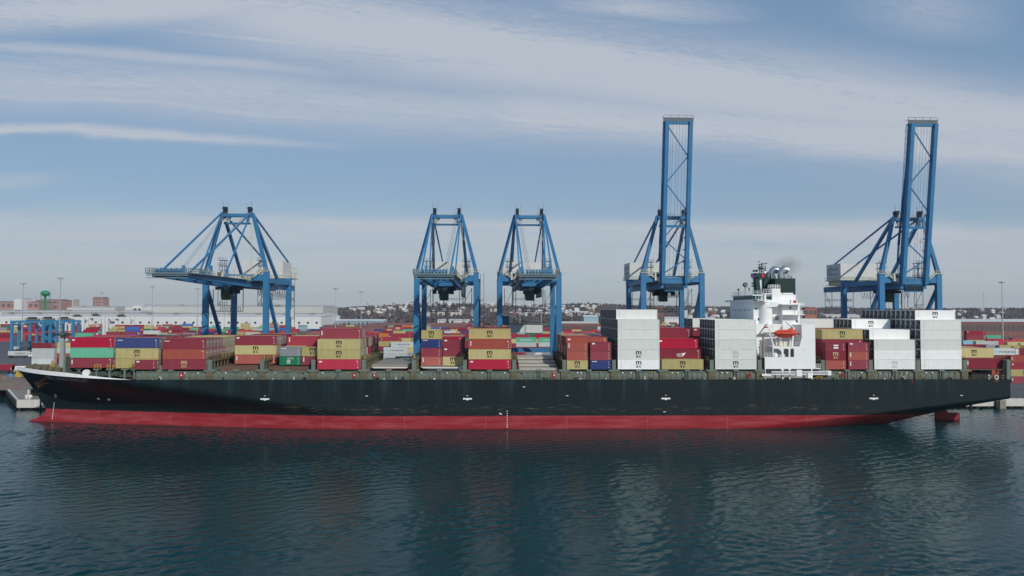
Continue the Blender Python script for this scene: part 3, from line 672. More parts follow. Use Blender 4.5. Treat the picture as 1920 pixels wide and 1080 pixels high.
# wheelhouse
wz0 = zt; wz1 = PZ(554.2, 9, 1413); wx1 = PX(1428, 9.4, 560)
mb = MB(); mb.box(acc_x0 + 0.5, wx1, 9.4, 27, wz0 + 0.01, wz1); wh = mb.build('wheelhouse', m_white, ship)
mb = MB(); mb.box(acc_x0 + 0.42, wx1 - 0.3, 9.3, 9.39, wz0 + 0.12, wz1 - 0.10); mb.box(acc_x0 + 0.4, acc_x0 + 0.49, 9.3, 26.8, wz0 + 0.12, wz1 - 0.10); wg = mb.build('window_band', m_glass, wh)
mb = MB()
for k in range(12): mb.box(acc_x0 + 0.34, acc_x0 + 0.39, 9.6 + k * 1.45, 9.72 + k * 1.45, wz0 + 0.12, wz1 - 0.10)
for k in range(4): mb.box(acc_x0 + 1.2 + k * 0.9, acc_x0 + 1.32 + k * 0.9, 9.24, 9.29, wz0 + 0.12, wz1 - 0.10)
mb.build('mullion', m_white, wg)
mb = MB(); mb.box(acc_x0 + 0.1, wx1 + 0.3, 8.9, 27.5, wz1 + 0.01, wz1 + 0.3); wr = mb.build('roof', m_white, wh)
mb = MB(); mb.rail((acc_x0 + 0.3, 9.1, wz1 + 0.3), (wx1, 9.1, wz1 + 0.3), 1.1, 1.2, 0.09); mb.rail((acc_x0 + 0.3, 9.1, wz1 + 0.3), (acc_x0 + 0.3, 27.2, wz1 + 0.3), 1.1, 1.5, 0.09); mb.build('railing', m_white, wr)
mb = MB(); mb.box(acc_x0 - 0.25, acc_x0 + 0.4, 4.5, 33.0, zt - 0.4, zt + 0.15); mb.box(acc_x0 - 0.25, acc_x0 + 3.5, 4.5, 7.99, zt - 0.25, zt - 0.05); mb.build('bridge_wing', m_white, tower)
for yy, k in ((24, 0), (18, 1), (14.5, 2)):
    x = acc_x0 + 1.2; z = wz1 + 0.3; mb = MB()
    if k == 1: mb.tube([(x, yy, z), (x, yy, z + 2.4)], 0.12, 6); mb.lathe((x, yy, z + 2.4), [(0.1, 0), (0.75, 0.5), (0.85, 1.0), (0.5, 1.6), (0.05, 1.8)], 12)
    else: mb.tube([(x, yy, z), (x, yy, z + 2.0)], 0.1, 6); mb.lathe((x, yy, z + 1.5), [(0.1, 0), (0.35, 0.25), (0.3, 0.7), (0.05, 0.9)], 8)
    mb.build('antenna', m_hatch, wr)
# after part: casing, balconies, funnel, box
fx0 = PX(1453, 11, 535); fx1 = PX(1491, 11, 535); fz0 = PZ(552.5, 11, 1470); fz1 = PZ(522, 11, 1470)
mb = MB(); mb.box(PX(1462, 10.4, 560), fx1, 10.6, 22, zt - 0.5, fz0); mb.build('funnel_casing', m_white, ship)
mb = MB(); mb.box(fx0, fx1, 10.8, 21.5, fz0 + 0.01, fz1); fun = mb.build('funnel', m_funnel, ship)
mb = MB(); x, z = Q(1474, 550.6, 10.7); mb.box(x - 1.0, x + 2.2, 10.72, 10.79, z - 0.25, z + 0.25); x, z = Q(1464.5, 550.6, 10.7); mb.box(x - .4, x + .4, 10.72, 10.79, z - .25, z + .25); mb.build('pale_plate', m_whitem, fun)
mb = MB()
for px in (1456, 1475, 1480, 1484, 1487): x = PX(px, 12, 520); mb.tube([(x, 13, fz1), (x, 13, fz1 + random.uniform(0.5, 1.3))], 0.12, 6)
mb.build('small_vent', m_dark, fun)
for px, Y, r_, k in ((1464.5, 14.5, 1.05, 1.0), (1446.5, 18.5, 1.0, 1.0)):
    x = PX(px, Y, 515); z0 = fz1 - (0 if px > 1450 else 3.5); zz = PZ(509.5, Y, px); mb = MB()
    pts = [(x, Y, z0), (x, Y, zz - 0.9), (x + 0.1, Y, zz - 0.2), (x + 0.4, Y, zz + 0.3), (x + 0.9, Y, zz + 0.65), (x + 1.5, Y, zz + 0.62), (x + 1.95, Y, zz + 0.45)]
    mb.tube(pts, [r_ * .95, r_, r_ * 1.05, r_ * 1.12, r_ * 1.18, r_ * 1.2, r_ * 1.2], 16, caps=False); mb.build('exhaust_pipe', m_silver, fun)
bx0, bz0 = Q(1448, 562, 8.6); bx1, bz1 = Q(1463.3, 541, 8.6)
mb = MB(); mb.box(bx0, bx1, 8.6, 10.59, zt + 0.01, bz1); cab = mb.build('lift_house', m_white, ship)
mb = MB(); mb.rail((bx0 - 0.5, 8.7, bz1), (bx1 - 0.1, 8.7, bz1), 1.1, 0.8, 0.1); mb.rail((bx0 - 0.5, 10.4, bz1), (bx1, 10.4, bz1), 1.1, 0.8, 0.1); mb.build('railing', m_white, cab)
mb = MB(); mb.box(PX(1431, 9, 555), bx0 - 0.01, 8.7, 12, PZ(551.5, 9, 1440), PZ(549.8, 9, 1440)); mb.box(PX(1433, 9, 555), PX(1436, 9, 555), 8.8, 9.4, zt, PZ(551.6, 9, 1440)); mb.rail((PX(1431, 9, 555), 8.75, PZ(549.8, 9, 1440)), (bx0 - 0.1, 8.75, PZ(549.8, 9, 1440)), 1.2, 0.9, 0.1)
mb.box(PX(1436, 10, 560), bx0 - 0.02, 9.6, 12, zt, PZ(551.7, 9, 1440)); mb.build('compass_deck', m_white, ship)
x, z = Q(1441.5, 558.5, 9.5); mb = MB(); mb.box(x - 1.0, x + 0.8, 9.5, 9.58, z - 0.45, z + 0.45); mb.build('dark_window', m_glass, ship)
mb = MB(); mb.prism([(PX(1440, 6, 576), PZ(576.5, 6, 1440)), (PX(1466, 6, 574), PZ(574, 6, 1466)), (PX(1466, 6, 562), PZ(567, 6, 1466)), (PX(1448, 6, 562), PZ(566, 6, 1448))], 6.2, 7.99); mb.build('wing_support', m_white, tower)
for i_, (py, pl, pr, Y0) in enumerate(((570.5, 1466, 1508, 4.2), (589.8, 1467, 1509, 4.2))):
    x0, z = Q(pl, py, Y0); x1 = PX(pr, Y0, py); mb = MB(); mb.box(x0, x1, Y0, 14, z - 0.15, z + 0.12); bal = mb.build('balcony', m_white, tower)
    mb = MB()
    if i_: mb.rail((PX(1497, Y0), Y0 + 0.1, z + 0.12), (x1 - 0.1, Y0 + 0.1, z + 0.12), 1.1, 0.7, 0.09); mb.rail((x1 - .1, Y0 + 0.1, z + 0.12), (x1 - 0.1, 13.9, z + 0.12), 1.1, 0.9, 0.09); mb.beam((PX(1503, Y0), Y0 + .2, z), (PX(1503, Y0), Y0 + .2, z + 3), .12)
    else: mb.rail((x1 - 2.5, Y0 + 0.1, z + 0.12), (x1 - 0.1, Y0 + 0.1, z + 0.12), 0.3, 0.7, 0.06)
    mb.build('railing', m_white, bal)
mb = MB(); mb.box(PX(1467, 6.4, 580), PX(1496, 6.4, 580), 6.4, 13.9, zl - 0.01, PZ(571.5, 6.4, 1480)); mb.build('after_house', m_white, tower)
for px, py in ((1482, 577), (1494, 602.5)):
    x, z = Q(px, py, 6.35); mb = MB(); mb.box(x - 0.25, x + 0.25, 6.3, 6.39, z - 0.3, z + 0.3); mb.build('porthole', m_dark, tower)
x, z = Q(1488, 565.5, 6); mb = MB(); mb.box(x, x + 0.7, 5.6, 6.2, z - 0.4, z + 0.4); mb.build('fire_box', m_redp, tower)
x, z = Q(1481, 565, 6); mb = MB(); mb.tube([(x, 6, z - 0.8), (x + 0.3, 6, z + 0.5)], 0.12, 6); mb.build('vent_post', m_hatch, tower)
x, z = Q(1501, 565, 6); mb = MB(); mb.box(x - .7, x + .7, 5.6, 6.2, z - 0.5, z + 0.3); mb.build('deck_locker', mat('pale_green', (0.35, 0.48, 0.38), 0.6), tower)
# ship's side wall with arched openings
s0 = 0.2; s1 = 0.5
X = lambda px: PX(px, s0, 670)
Z = lambda py: PZ(py, s0, 1480)
zb0, zo0, zo1, zd, ztop = Z(691.8), Z(669.6), Z(653.6), Z(649.5), Z(609)
mb = MB(); mb.box(X(1434), X(1529), s0, s1, zb0, zo0)
mb.box(X(1449), X(1489), s0, s1, zo1, zd); mb.box(X(1489), X(1529), s0, s1, zo0 + 0.001, zd); mb.box(X(1503.8), X(1529), s0, s1, zd + 0.001, ztop)
mb.prism([(X(1499.3), zd + .001), (X(1503.8) - 0.001, zd + .001), (X(1503.8) - 0.001, Z(633))], s0, s1)
for a, c_ in ((1449, 1450.6), (1465.8, 1469.5), (1479, 1482)): mb.box(X(a), X(c_), s0, s1, zo0 + 0.001, zo1 - 0.001)
def arch(xc, sgn, zc, r):      # rounded corner fill, corner at (xc, zc)
    pts = [(xc, zc)] + [(xc + sgn * (r - r * math.sin(a)), zc - (r - r * math.cos(a))) for a in [k * math.pi / 12 for k in range(7)]]
    mb.prism(pts if sgn < 0 else pts[::-1], s0, s1)
for xc, sgn, r in ((X(1465.8), -1, 1.5), (X(1469.5), 1, 0.5), (X(1479), -1, 0.5), (X(1482), 1, 0.4), (X(1489), -1, 0.4)): arch(xc, sgn, zo1, r)
mb.box(X(1529) + .001, X(1538), s0 - 0.1, 4, Z(691.8), Z(690.2))
for a, c_ in ((1466.5, 1468.5), (1479.5, 1481.5), (1434.5, 1435.5), (1521, 1523)): mb.box(X(a), X(c_), s0, s1, 14.25, zb0 - 0.001)
for xc, sgn, r in ((X(1466.5), -1, 0.7), (X(1468.5), 1, 0.5), (X(1479.5), -1, 0.5), (X(1481.5), 1, 0.5)): arch(xc, sgn, zb0 - 0.002, r)
side = mb.build('side_wall', m_white, ship)
mb = MB(); mb.rail((X(1434.3), s0 + .15, zo0), (X(1449), s0 + .15, zo0), 1.2, 0.9, 0.08); mb.rail((X(1530), s0 - .05, Z(690.2)), (X(1537.8), s0 - .05, Z(690.2)), 1.2, 0.7, 0.1); mb.rail((X(1490), 0.9, zd), (X(1499), 0.9, zd), 1.1, 0.9, 0.06); mb.build('railing', m_white, side)
mb = MB(); mb.box(X(1434), X(1529), s1 + 0.001, 8, zo0 - 0.3, zo0 - 0.05); mb.box(X(1449), X(1503), s1 + 0.001, 6.19, zd - 0.25, zd - 0.03); mb.box(X(1503.8), X(1529), s1 + .001, 30, ztop - 0.3, ztop - 0.02); mb.box(X(1528.5), X(1529) - .01, s1 + .001, 30, 17, ztop - 0.31); mb.build('deck_level', m_white, side)
mb = MB(); mb.box(X(1434), X(1527), 2.6, 2.8, 14.2, zo0 - 0.31); mb.build('inner_wall', mat('inner_grey', (0.30, 0.31, 0.30), 0.6), side)
mb = MB(); mb.box(X(1503.8), X(1504.2), s1 + .001, 7.9, zd, ztop - .31); mb.build('recess_wall', m_white, side)
mb = MB(); mb.rail((X(1499), 0.6, ztop), (X(1529), 0.6, ztop), 1.2, 0.6, 0.16); mb.rail((X(1529), 0.6, ztop), (X(1529), 20, ztop), 1.2, 1.0, 0.12); mb.beam((X(1504), 0.6, ztop), (X(1504), 0.6, ztop + 4), 0.14); mb.build('railing', m_white, side)
mb = MB(); x = X(1457); mb.lathe((x, 1.6, zo0), [(0.7, 0), (0.8, 0.5), (0.6, 1.0), (0.3, 1.2)], 10); mb.lathe((x + 1.3, 1.7, zo0), [(0.5, 0), (0.6, 0.4), (0.3, 0.8)], 10); mb.box(X(1470.5), X(1475), 1.4, 2, zo0, zo0 + 0.7); mb.build('liferaft_canister', m_whitem, side)
# provision crane by the forward edge
x = PX(1432, 2, 660); mb = MB(); mb.tube([(x, 2.2, 17.2), (x, 2.2, 27.2)], 0.35, 8); mb.beam((x - 1.0, 2.2, 24), (x - 0.8, 2.0, 19.5), 0.6, 0.4); mb.beam((x - 1.2, 2.1, 25.5), (x + 1.4, 2.2, 22.5), 0.35); mb.beam((x - 1.3, 2.1, 19.6), (x + 0.6, 2.1, 19.0), 0.5); mb.box(x - 0.9, x + 0.9, 1.6, 2.8, 27.2, 27.6); mb.build('provision_crane', m_hatch, ship)
# davits and gangway
for px in (1452.5, 1487.5):
    x = X(px); sg = 1 if px < 1470 else 1; mb = MB(); mb.beam((x, 1.0, zd), (x - 1.2 * (1 if px < 1470 else -0.6), 1.4, zd + 5.4), 0.38); mb.beam((x + 0.9, 2.6, zd), (x - 0.3, 3.4, zd + 3.6), 0.3); mb.beam((x - 1.2 * (1 if px < 1470 else -0.6), 1.4, zd + 5.4), (x, 5, zd + 7.0), 0.32); mb.build('davit', m_white, ship)
mb = MB(); mb.beam((X(1453), 1.8, Z(611.5)), (X(1486), 1.8, Z(611.5)), 0.3); mb.build('davit_beam', m_white, ship)
mb = MB(); x = X(1467); mb.lathe((x + 0.6, 3.0, zd), [(0.8, 0), (0.7, 0.9), (0.3, 2.1)], 10); mb.box(x + 1.3, x + 4.0, 2.4, 3.6, zd, zd + 1.3); mb.box(x - 0.6, x + 0.2, 3.2, 3.8, zd, zd + 1.8); mb.build('boat_winch', m_pale, ship)
mb = MB(); gx0, gx1 = PX(1447, -0.5, 701), PX(1553, -0.5, 701); gz = PZ(703, -0.5, 1500)
for z_ in (gz, gz + 0.95): mb.box(gx0, gx1, -0.62, -0.5, z_, z_ + 0.16)
n = 52
for k in range(n): x = gx0 + (gx1 - gx0) * k / (n - 1); mb.box(x - 0.07, x + 0.07, -0.60, -0.52, gz + 0.16, gz + 0.95)
mb.box(gx0, gx1, -0.5, 0.15, gz, gz + 0.1); gw = mb.build('gangway', m_white, ship)
for a_ in ((PX(1429, -.5, 701), PX(1447, -.5, 701) - 0.02, -0.4, 0.15, gz - 0.3, gz + 0.3), (PX(1492, -.5), PX(1502, -.5), -0.9, -0.63, gz - 0.4, gz + 1.5), (PX(1513, -.5), PX(1522, -.5), -0.9, -0.63, gz - 0.9, gz + 0.6), (gx1 - 0.3, gx1 + 0.8, -0.75, 0.1, gz - .1, gz + 1.2)):
    mb = MB(); mb.box(*a_); mb.build('platform', m_white, gw)
for px in (1530, 1537): 
    x = PX(px, 0, 706); mb = MB(); mb.beam((x - 1, -.05, 14.4), (x + 1, -.05, 15.4), 0.15); mb.build('yellow_guard', m_yel, ship)
# signal mast
mxm = PX(1421, CY, 530); mz0 = wz1 + 0.3; mz1 = PZ(512.5, CY, 1421)
m_mastg = mat('mast_deep_green', (0.010, 0.045, 0.040), 0.5)
mb = MB(); mb.prism([(PX(1417, CY), mz0), (PX(1425.5, CY), mz0), (PX(1421.5, CY), PZ(519, CY)), (PX(1415.5, CY), PZ(519, CY))], CY - 1.2, CY + 1.2); mb.box(PX(1430, CY), PX(1441, CY), CY - 1.5, CY + 1.5, mz0, PZ(518, CY)); mb.box(PX(1413, CY), PX(1437, CY), CY - 1.8, CY + 1.8, PZ(518.5, CY), mz1); ms = mb.build('signal_mast', m_mastg, ship)
mb = MB(); mb.prism([(PX(1426.5, CY), mz0), (PX(1429, CY), mz0), (PX(1428.5, CY), PZ(518, CY)), (PX(1423, CY), PZ(518, CY))], CY - 0.7, CY + 0.7); mb.build('mast_face', m_whitem, ms)
mb = MB()
for px, py0, py1 in ((1428, 512, 490), (1434.5, 512, 496), (1424.5, 512, 494)): mb.tube([(PX(px, CY, 505), CY, PZ(py0, CY)), (PX(px, CY, 505), CY, PZ(py1, CY))], 0.13, 6)
for px, py, w in ((1428, 495, 2.6), (1426, 500, 2.2), (1433, 494.5, 2.4), (1428, 505, 3.2), (1431, 508, 2.0), (1415.5, 507, 1.4), (1423, 490.5, 0.7)): x, z = Q(px, py, CY); mb.beam((x - w / 2, CY - .5, z - 0.3), (x + w / 2, CY + .5, z + 0.2), 0.2)
for px, py in ((1416, 508), (1414, 531), (1414, 536), (1427, 503), (1436, 512)): x, z = Q(px, py, CY); mb.box(x - 0.7, x + 0.7, CY - .4, CY + .4, z - 0.25, z + 0.25)
mb.build('radar_aerial', m_dark, ms)
x, z = Q(1434, 511.5, CY - 2); mb = MB(); mb.lathe((x, CY - 2, z - 0.4), [(0.1, 0), (0.45, 0.2), (0.5, 0.5), (0.3, 0.85), (0.05, 0.95)], 12); mb.build('satellite_dome', m_whitem, ms)
def flag(pts, mt):
    mb = MB(); mb.prism([(Q(a, c_, CY - 2)[0], Q(a, c_, CY - 2)[1]) for a, c_ in pts], CY - 2.02, CY - 1.96); mb.build('flag', mt, ms)
flag([(1408, 519), (1411.5, 513.5), (1415, 517.5), (1412.5, 524.5)], mat('purple_flag', (0.10, 0.05, 0.18), 0.8, 0, 0.4, 3))
flag([(1427, 514.5), (1432, 512.5), (1433.5, 519), (1430.5, 521.5)], mat('red_flag', (0.55, 0.04, 0.06), 0.8))
mb = MB()
for k in range(6): a, z = Q(1415.5, 545 - k * 5, CY - 1.3); mb.beam((a - 0.9, CY - 1.3, z), (a + .1, CY - 1.3, z), 0.12)
mb.build('mast_rung', m_mastg, ms)
# lifeboat
lb = empty('lifeboat', (PX(1471, 1.8, 625), 1.8, Z(633)), 'orange enclosed lifeboat hanging from white davits beside the bridge tower', 'lifeboat')
x0 = PX(1450.3, 1.8, 625); x1 = PX(1493, 1.8, 628); zk = PZ(633.5, 1.8, 1470); mb = MB(); n = 18; vs = []; fs = []
for i in range(n + 1):
    tt = i / n; x = x0 + (x1 - x0) * tt
    hi = 0.80 * min(1, tt / 0.22) ** 0.5 + 0.10 * tt + 0.30 * max(0, min(1, (tt - 0.62) / 0.10))
    if tt > 0.88: hi *= max(0.15, 1 - (tt - 0.88) / 0.14)
    top = zk + 1.35 + 1.25 * max(0.12, hi); bot = zk + 1.3 * (abs(tt - 0.5) * 2) ** 3 * 0.8; wd = 1.35 * math.sin(math.pi * min(0.97, max(0.05, tt))) ** 0.4; mid = zk + 1.25 + 0.25 * abs(tt - .5)
    for (yy, zz) in ((0, bot), (-0.7 * wd, bot + 0.35), (-wd, mid), (-wd * 1.06, mid + 0.1), (-wd * 0.9, mid + 0.25), (-0.6 * wd, top - 0.15), (0, top), (0.6 * wd, top - 0.15), (0.9 * wd, mid + 0.25), (1.06 * wd, mid + .1), (wd, mid), (0.7 * wd, bot + 0.35)): vs.append((x, 1.8 + yy, zz))
for i in range(n):
    for k in range(12): a = i * 12 + k; c_ = i * 12 + (k + 1) % 12; fs.append((a, c_, c_ + 12, a + 12))
fs += [tuple(range(12)), tuple(range(n * 12 + 11, n * 12 - 1, -1))]
mb._add(vs, fs, 0, True); hb = mb.build('boat_hull', m_orange, lb, fix=True)
mb = MB(); mb.box(x0 + 0.4, x1 + 0.3, 0.25, 0.40, zk + 1.25, zk + 1.38); mb.build('fender_strip', mat('dull_orange', (0.45, 0.06, 0.03), 0.6), hb)
mb = MB()
for k in range(4): x = x0 + (x1 - x0) * (0.3 + k * 0.13); mb.box(x - 0.14, x + 0.14, 0.42, 0.56, zk + 1.85, zk + 2.05)
mb.build('window', m_dark, hb)
mb = MB(); mb.tube([(x1 - 0.2, 1.8, zk + 1.2), (x1 + 0.9, 1.8, zk + 1.15)], 0.18, 8); mb.build('propeller_guard', m_orange, lb)
# ------------------------------------------------------------------ containers
ORD = ['front row'] + [w + ' row back' for w in ('second', 'third', 'fourth', 'fifth', 'sixth', 'seventh', 'eighth', 'ninth', 'tenth', 'eleventh', 'twelfth', 'thirteenth')]
TIER = ['lowest tier', 'second tier', 'third tier', 'fourth tier', 'fifth tier', 'sixth tier']
RNG = random.Random(11)
RECS = []
def rec(c, Ln, h, x, y, z, logo, label, group, exp):
    RECS.append(dict(c=c, L=Ln, h=h, x=x, y=y, z=z, logo=logo, label=label, group=group, exp=exp))
def stack_ship(bay, px, r0, rows, L40=True, base=TB, h=2.9, side=''):
    """rows: list of (first row, last row, [bottom..top]); px is the photo column of the left edge at row r0"""
    Ln = 12.19 if L40 else 6.06
    X0 = PX(px, 0.05 + 2.48 * r0, 680) + Ln / 2
    for a, b_, tiers in rows:
        for r in range(a, b_ + 1):
            for k, c in enumerate(tiers):
                if c == '.': continue
                cc = c[0]; lg = c[1:]
                if r > a and not (cc in 'WX'): cc = RNG.choice('MMMTBTRYMNBLM') if k < len(tiers) - 1 else RNG.choice('MMTBRTM' if 'bow' in bay else 'MRBMTM')
                if r > a: lg = ''
                mk = {'*': ', black letters', '#': ', tan letters', '!': ', white letters', 't': ', marks', 'c': ', white badge', '': ''}.get(lg[:1], '')
                lab = f"{CN[cc]} {side}container{mk}, {TIER[k]}, {ORD[r]}, {bay}"
                rec(cc, Ln, h, X0, 0.05 + 2.48 * r + 1.22, base + k * h, lg, lab, 'containers on the ship', (r, k))
S2 = lambda *a, **k: stack_ship(*a, L40=False, h=2.62, **k)
stack_ship('bay nearest the bow', 131, 1, [(1, 1, ['Mt', 'J', 'Rc']), (2, 10, ['M', 'T', 'M'])], base=17.45)
stack_ship('second bay from the bow', 216.5, 1, [(1, 1, ['T', 'T*', 'Nn']), (2, 11, ['M', 'T', 'T'])], base=17.3)
S2('second bay from the bow', 252.6, 0, [(0, 0, ['Mc'])], side='short low ')
stack_ship('third bay from the bow', 304.5, 0, [(0, 0, ['M#', 'B', 'Mn']), (1, 5, ['M', 'B', 'M']), (6, 6, ['T', 'T', 'T']), (7, 7, ['T', 'T', 'T']), (8, 8, ['T', 'T', 'T']), (9, 12, ['M', 'T', 'T'])])
stack_ship('fourth bay from the bow', 440, 3, [(3, 3, ['Bt', 'T*', 'Mc']), (4, 12, ['M', 'T', 'T'])], base=18.2, h=2.75)
S2('fifth bay from bow', 524, 1, [(1, 1, ['G!', 'Yn']), (2, 3, ['M', 'T'])], base=18.2, side='left short ')
S2('fifth bay from bow', 565.5, 1, [(1, 1, ['Mt', 'T*']), (2, 3, ['B', 'M'])], base=18.2, side='right short ')
stack_ship('fifth bay from bow', 524, 1, [(4, 4, ['M', 'B', 'Dt']), (5, 12, ['M', 'T', 'T'])], base=18.2, h=2.7)
stack_ship('sixth bay from the bow', 595, 0, [(0, 0, ['Rc', 'T*', 'T*']), (1, 2, ['M', 'T', 'T', 'Mt']), (3, 4, ['T', 'Y', 'T']), (5, 7, ['B', 'M', 'M']), (8, 12, ['T', 'M', 'M'])])
S2('low bay under second crane', 789.6, 3, [(3, 3, ['Bt', 'M', 'Nn', 'T*'])], base=17.72, side='left short ')
S2('low bay under second crane', 830, 3, [(3, 3, ['T*', 'Mc', 'Mc'])], base=17.72, side='right short ')
stack_ship('low bay under second crane', 789.6, 3, [(5, 8, ['M', 'D', 'Rc']), (9, 11, ['M', 'T', 'M'])], base=17.72, h=2.75)
stack_ship('four-high bay by third crane', 878.5, 0, [(0, 0, ['Rc', 'T*', 'Bt']), (1, 1, ['M', 'T', 'B', 'T*']), (2, 12, ['M', 'T', 'B', 'T'])])
S2('bay left of tallest white stack', 1063, 0, [(0, 0, ['T*', 'B', 'Bt'])], side='left short ')
S2('bay left of tallest white stack', 1107, 0, [(0, 0, ['Nn', 'M', 'Mc'])], side='right short ')
stack_ship('bay left of tallest white stack', 1063, 0, [(1, 1, ['V', 'G', 'Bc']), (2, 2, ['G', 'T', 'B']), (3, 12, ['A', 'B', 'M'])], base=17.75)
stack_ship('six-high white bay beneath fourth crane', 1158.5, 0, [(0, 0, ['X*', 'W*', 'W', 'W', 'W']), (1, 12, ['W', 'W', 'W', 'W', 'W', 'W'])])
stack_ship('stepped bay between white stacks', 1241, 0, [(0, 0, ['T*']), (1, 1, ['T', 'M!']), (2, 4, ['M', 'M', 'Rc']), (5, 12, ['M', 'M', 'M', 'M'])])
stack_ship('white bay before the bridge tower', 1341, 0, [(0, 0, ['W*', 'W-', 'W', 'W', 'W']), (1, 5, ['W', 'W', 'W', 'W', 'W']), (9, 12, ['M', 'M', 'M', 'Mc', 'W'])])
S2('bay just behind bridge tower', 1548, 0, [(0, 0, ['B', 'M#', 'M!'])], side='left short ')
S2('bay just behind bridge tower', 1591, 0, [(0, 0, ['Mt', 'Bt', 'Mc'])], side='right short ')
stack_ship('bay just behind bridge tower', 1550, 0, [(1, 1, ['M', 'M', 'M', 'T*']), (2, 7, ['M', 'M', 'M', 'T'])])
S2('bay just behind bridge tower', 1587, 0, [(8, 12, ['W', 'W', 'W', 'W', 'W'])], side='short ', base=17.2) if False else None
stack_ship('bay just behind bridge tower', 1550, 0, [(8, 12, ['W', 'W', 'W', 'M', 'W'])])
stack_ship('stepped white bay near the stern', 1639.5, 0, [(0, 0, ['X-', 'X', 'W']), (1, 4, ['X', 'X', 'W', 'X']), (5, 5, ['W', 'W', 'W', 'W', 'X*']), (6, 12, ['W', 'W', 'W', 'W', 'W'])])
stack_ship('tallest white bay near the stern', 1727, 0, [(0, 0, ['X', 'X', 'W', 'W', 'W']), (1, 1, ['W', 'W', 'W', 'W', 'W', 'X*']), (2, 12, ['W', 'W', 'W', 'W', 'W', 'W'])])
stack_ship('bay at the stern', 1811, 1, [(1, 1, ['Mt']), (2, 2, ['M']), (3, 4, ['M', 'T*']), (5, 10, ['M', 'T'])], base=17.2)

# yard: nearest stacks where the ship leaves a view of them, then long rows further inland
ORDN = 'first second third fourth fifth sixth seventh eighth ninth tenth eleventh twelfth thirteenth fourteenth fifteenth sixteenth seventeenth eighteenth nineteenth twentieth'.split()
def ystack(px, Y, py_top, cols, where, L40=True, depth=1, n=None):
    Ln = 12.19 if L40 else 6.06
    p = P(px, py_top, Y); n = n or len(cols); hh = max(2.45, min(2.95, (p.z - GZ) / n))
    while len(cols) < n: cols = cols + [RNG.choice('MTBRL')]
    for k in range(n):
        c = cols[n - 1 - k]
        mk = {'*': ', dark letters', '!': ', white letters'}.get(c[1:2], '')
        rec(c[0], Ln, hh, p.x + Ln / 2, Y + 1.22, GZ + k * hh, c[1:], f"{CN[c[0]]} container{mk}, {TIER[k]} of stack {where}", 'containers stacked in the yard', (0, k))
ystack(60, 190, 640.5, ['M', 'L', 'L', 'L'], 'just above the ship\'s bow')
ystack(104, 193, 640.5, ['T', 'L', 'B', 'M'], 'right of the ship\'s bow stack')
ystack(719, 150, 651, ['Lm', 'L', 'A', 'M'], 'seen over open hatch covers, left')
ystack(758, 152, 650.5, ['T', 'Y', 'D', 'M'], 'beside the second crane\'s left leg', False)
ystack(741, 125, 668, ['G!', 'R', 'M'], 'nearest behind open hatch covers')
ystack(733, 176, 641.5, ['Lm', 'M', 'T', 'B', 'M'], 'third deep behind open hatches')
ystack(708, 178, 640, ['T', 'M', 'T', 'B', 'M'], 'third deep behind open hatches, left')
ystack(714, 215, 632, ['Dt', 'T', 'M', 'B', 'M'], 'fourth deep behind open hatches')
ystack(754, 217, 634, ['T*', 'Y', 'M', 'B', 'M'], 'fourth deep by the second crane leg')
ystack(711, 262, 624.5, ['O', 'M', 'M', 'B', 'M'], 'fifth deep behind open hatches', False)
ystack(733, 262, 624, ['D', 'T', 'M', 'B', 'M'], 'fifth deep right of orange one')
ystack(968, 216, 633, ['J!', 'L', 'M', 'T', 'B'], 'left under third crane')
ystack(1010, 216, 633, ['J!', 'L', 'M', 'T', 'B'], 'right under third crane')
ystack(959, 250, 626.5, ['D', 'T', 'M', 'B', 'M'], 'behind the green pair, left')
ystack(1001, 250, 626, ['R', 'T', 'M', 'B', 'M'], 'behind the green pair, right')
ystack(985, 275, 622, ['G', 'T', 'M', 'B', 'M'], 'behind all under third crane')
ystack(984, 150, 661, ['Ym', 'Y', 'L!', 'Y'], 'under the blue tie beam, right')
ystack(940, 140, 661, ['D', 'G', 'M', 'A'], 'under the blue tie beam, left')
ystack(1895, 90, 664, ['Bt', 'Dc', 'T*', 'Mt'], 'right behind the ship\'s stern')
ystack(1859, 94, 651.5, ['Lm', 'A', 'M', 'B', 'M'], 'tall one behind the stern post')
ystack(1903, 94, 651.5, ['M', 'R', 'M', 'B', 'M'], 'tall one at the frame\'s right edge')
ystack(1874, 118, 640.5, ['T*', 'M', 'T', 'B', 'M'], 'second deep behind the stern')
ystack(1849, 120, 641, ['Y', 'M', 'T', 'B', 'M'], 'second deep left of the tan one', False)
ystack(1912, 118, 640.5, ['T*', 'M', 'T', 'B', 'M'], 'second deep at the right edge')
ystack(1807, 125, 640, ['D', 'M', 'T', 'B', 'M'], 'second deep beside the white stern stacks')
ystack(1889, 150, 630.5, ['T*', 'M', 'T', 'B', 'M'], 'third deep behind the stern, right')
ystack(1830, 160, 631, ['L', 'M', 'T', 'B', 'M'], 'third deep behind the stern, middle')
ystack(1806, 165, 630, ['C', 'M', 'T', 'B', 'M'], 'third deep behind the stern, left', False)
ystack(1864, 175, 626.5, ['R', 'M', 'T', 'B', 'M'], 'fourth deep behind the stern')
ystack(1812, 240, 613.5, ['Dc', 'M', 'T', 'B', 'M', 'M'], 'red-topped by the brick block')
ystack(1898, 200, 624, ['B', 'M', 'T', 'B', 'M'], 'fifth deep at the right edge')
YL = [240, 292, 345, 400, 455, 520, 590, 670, 760, 860]
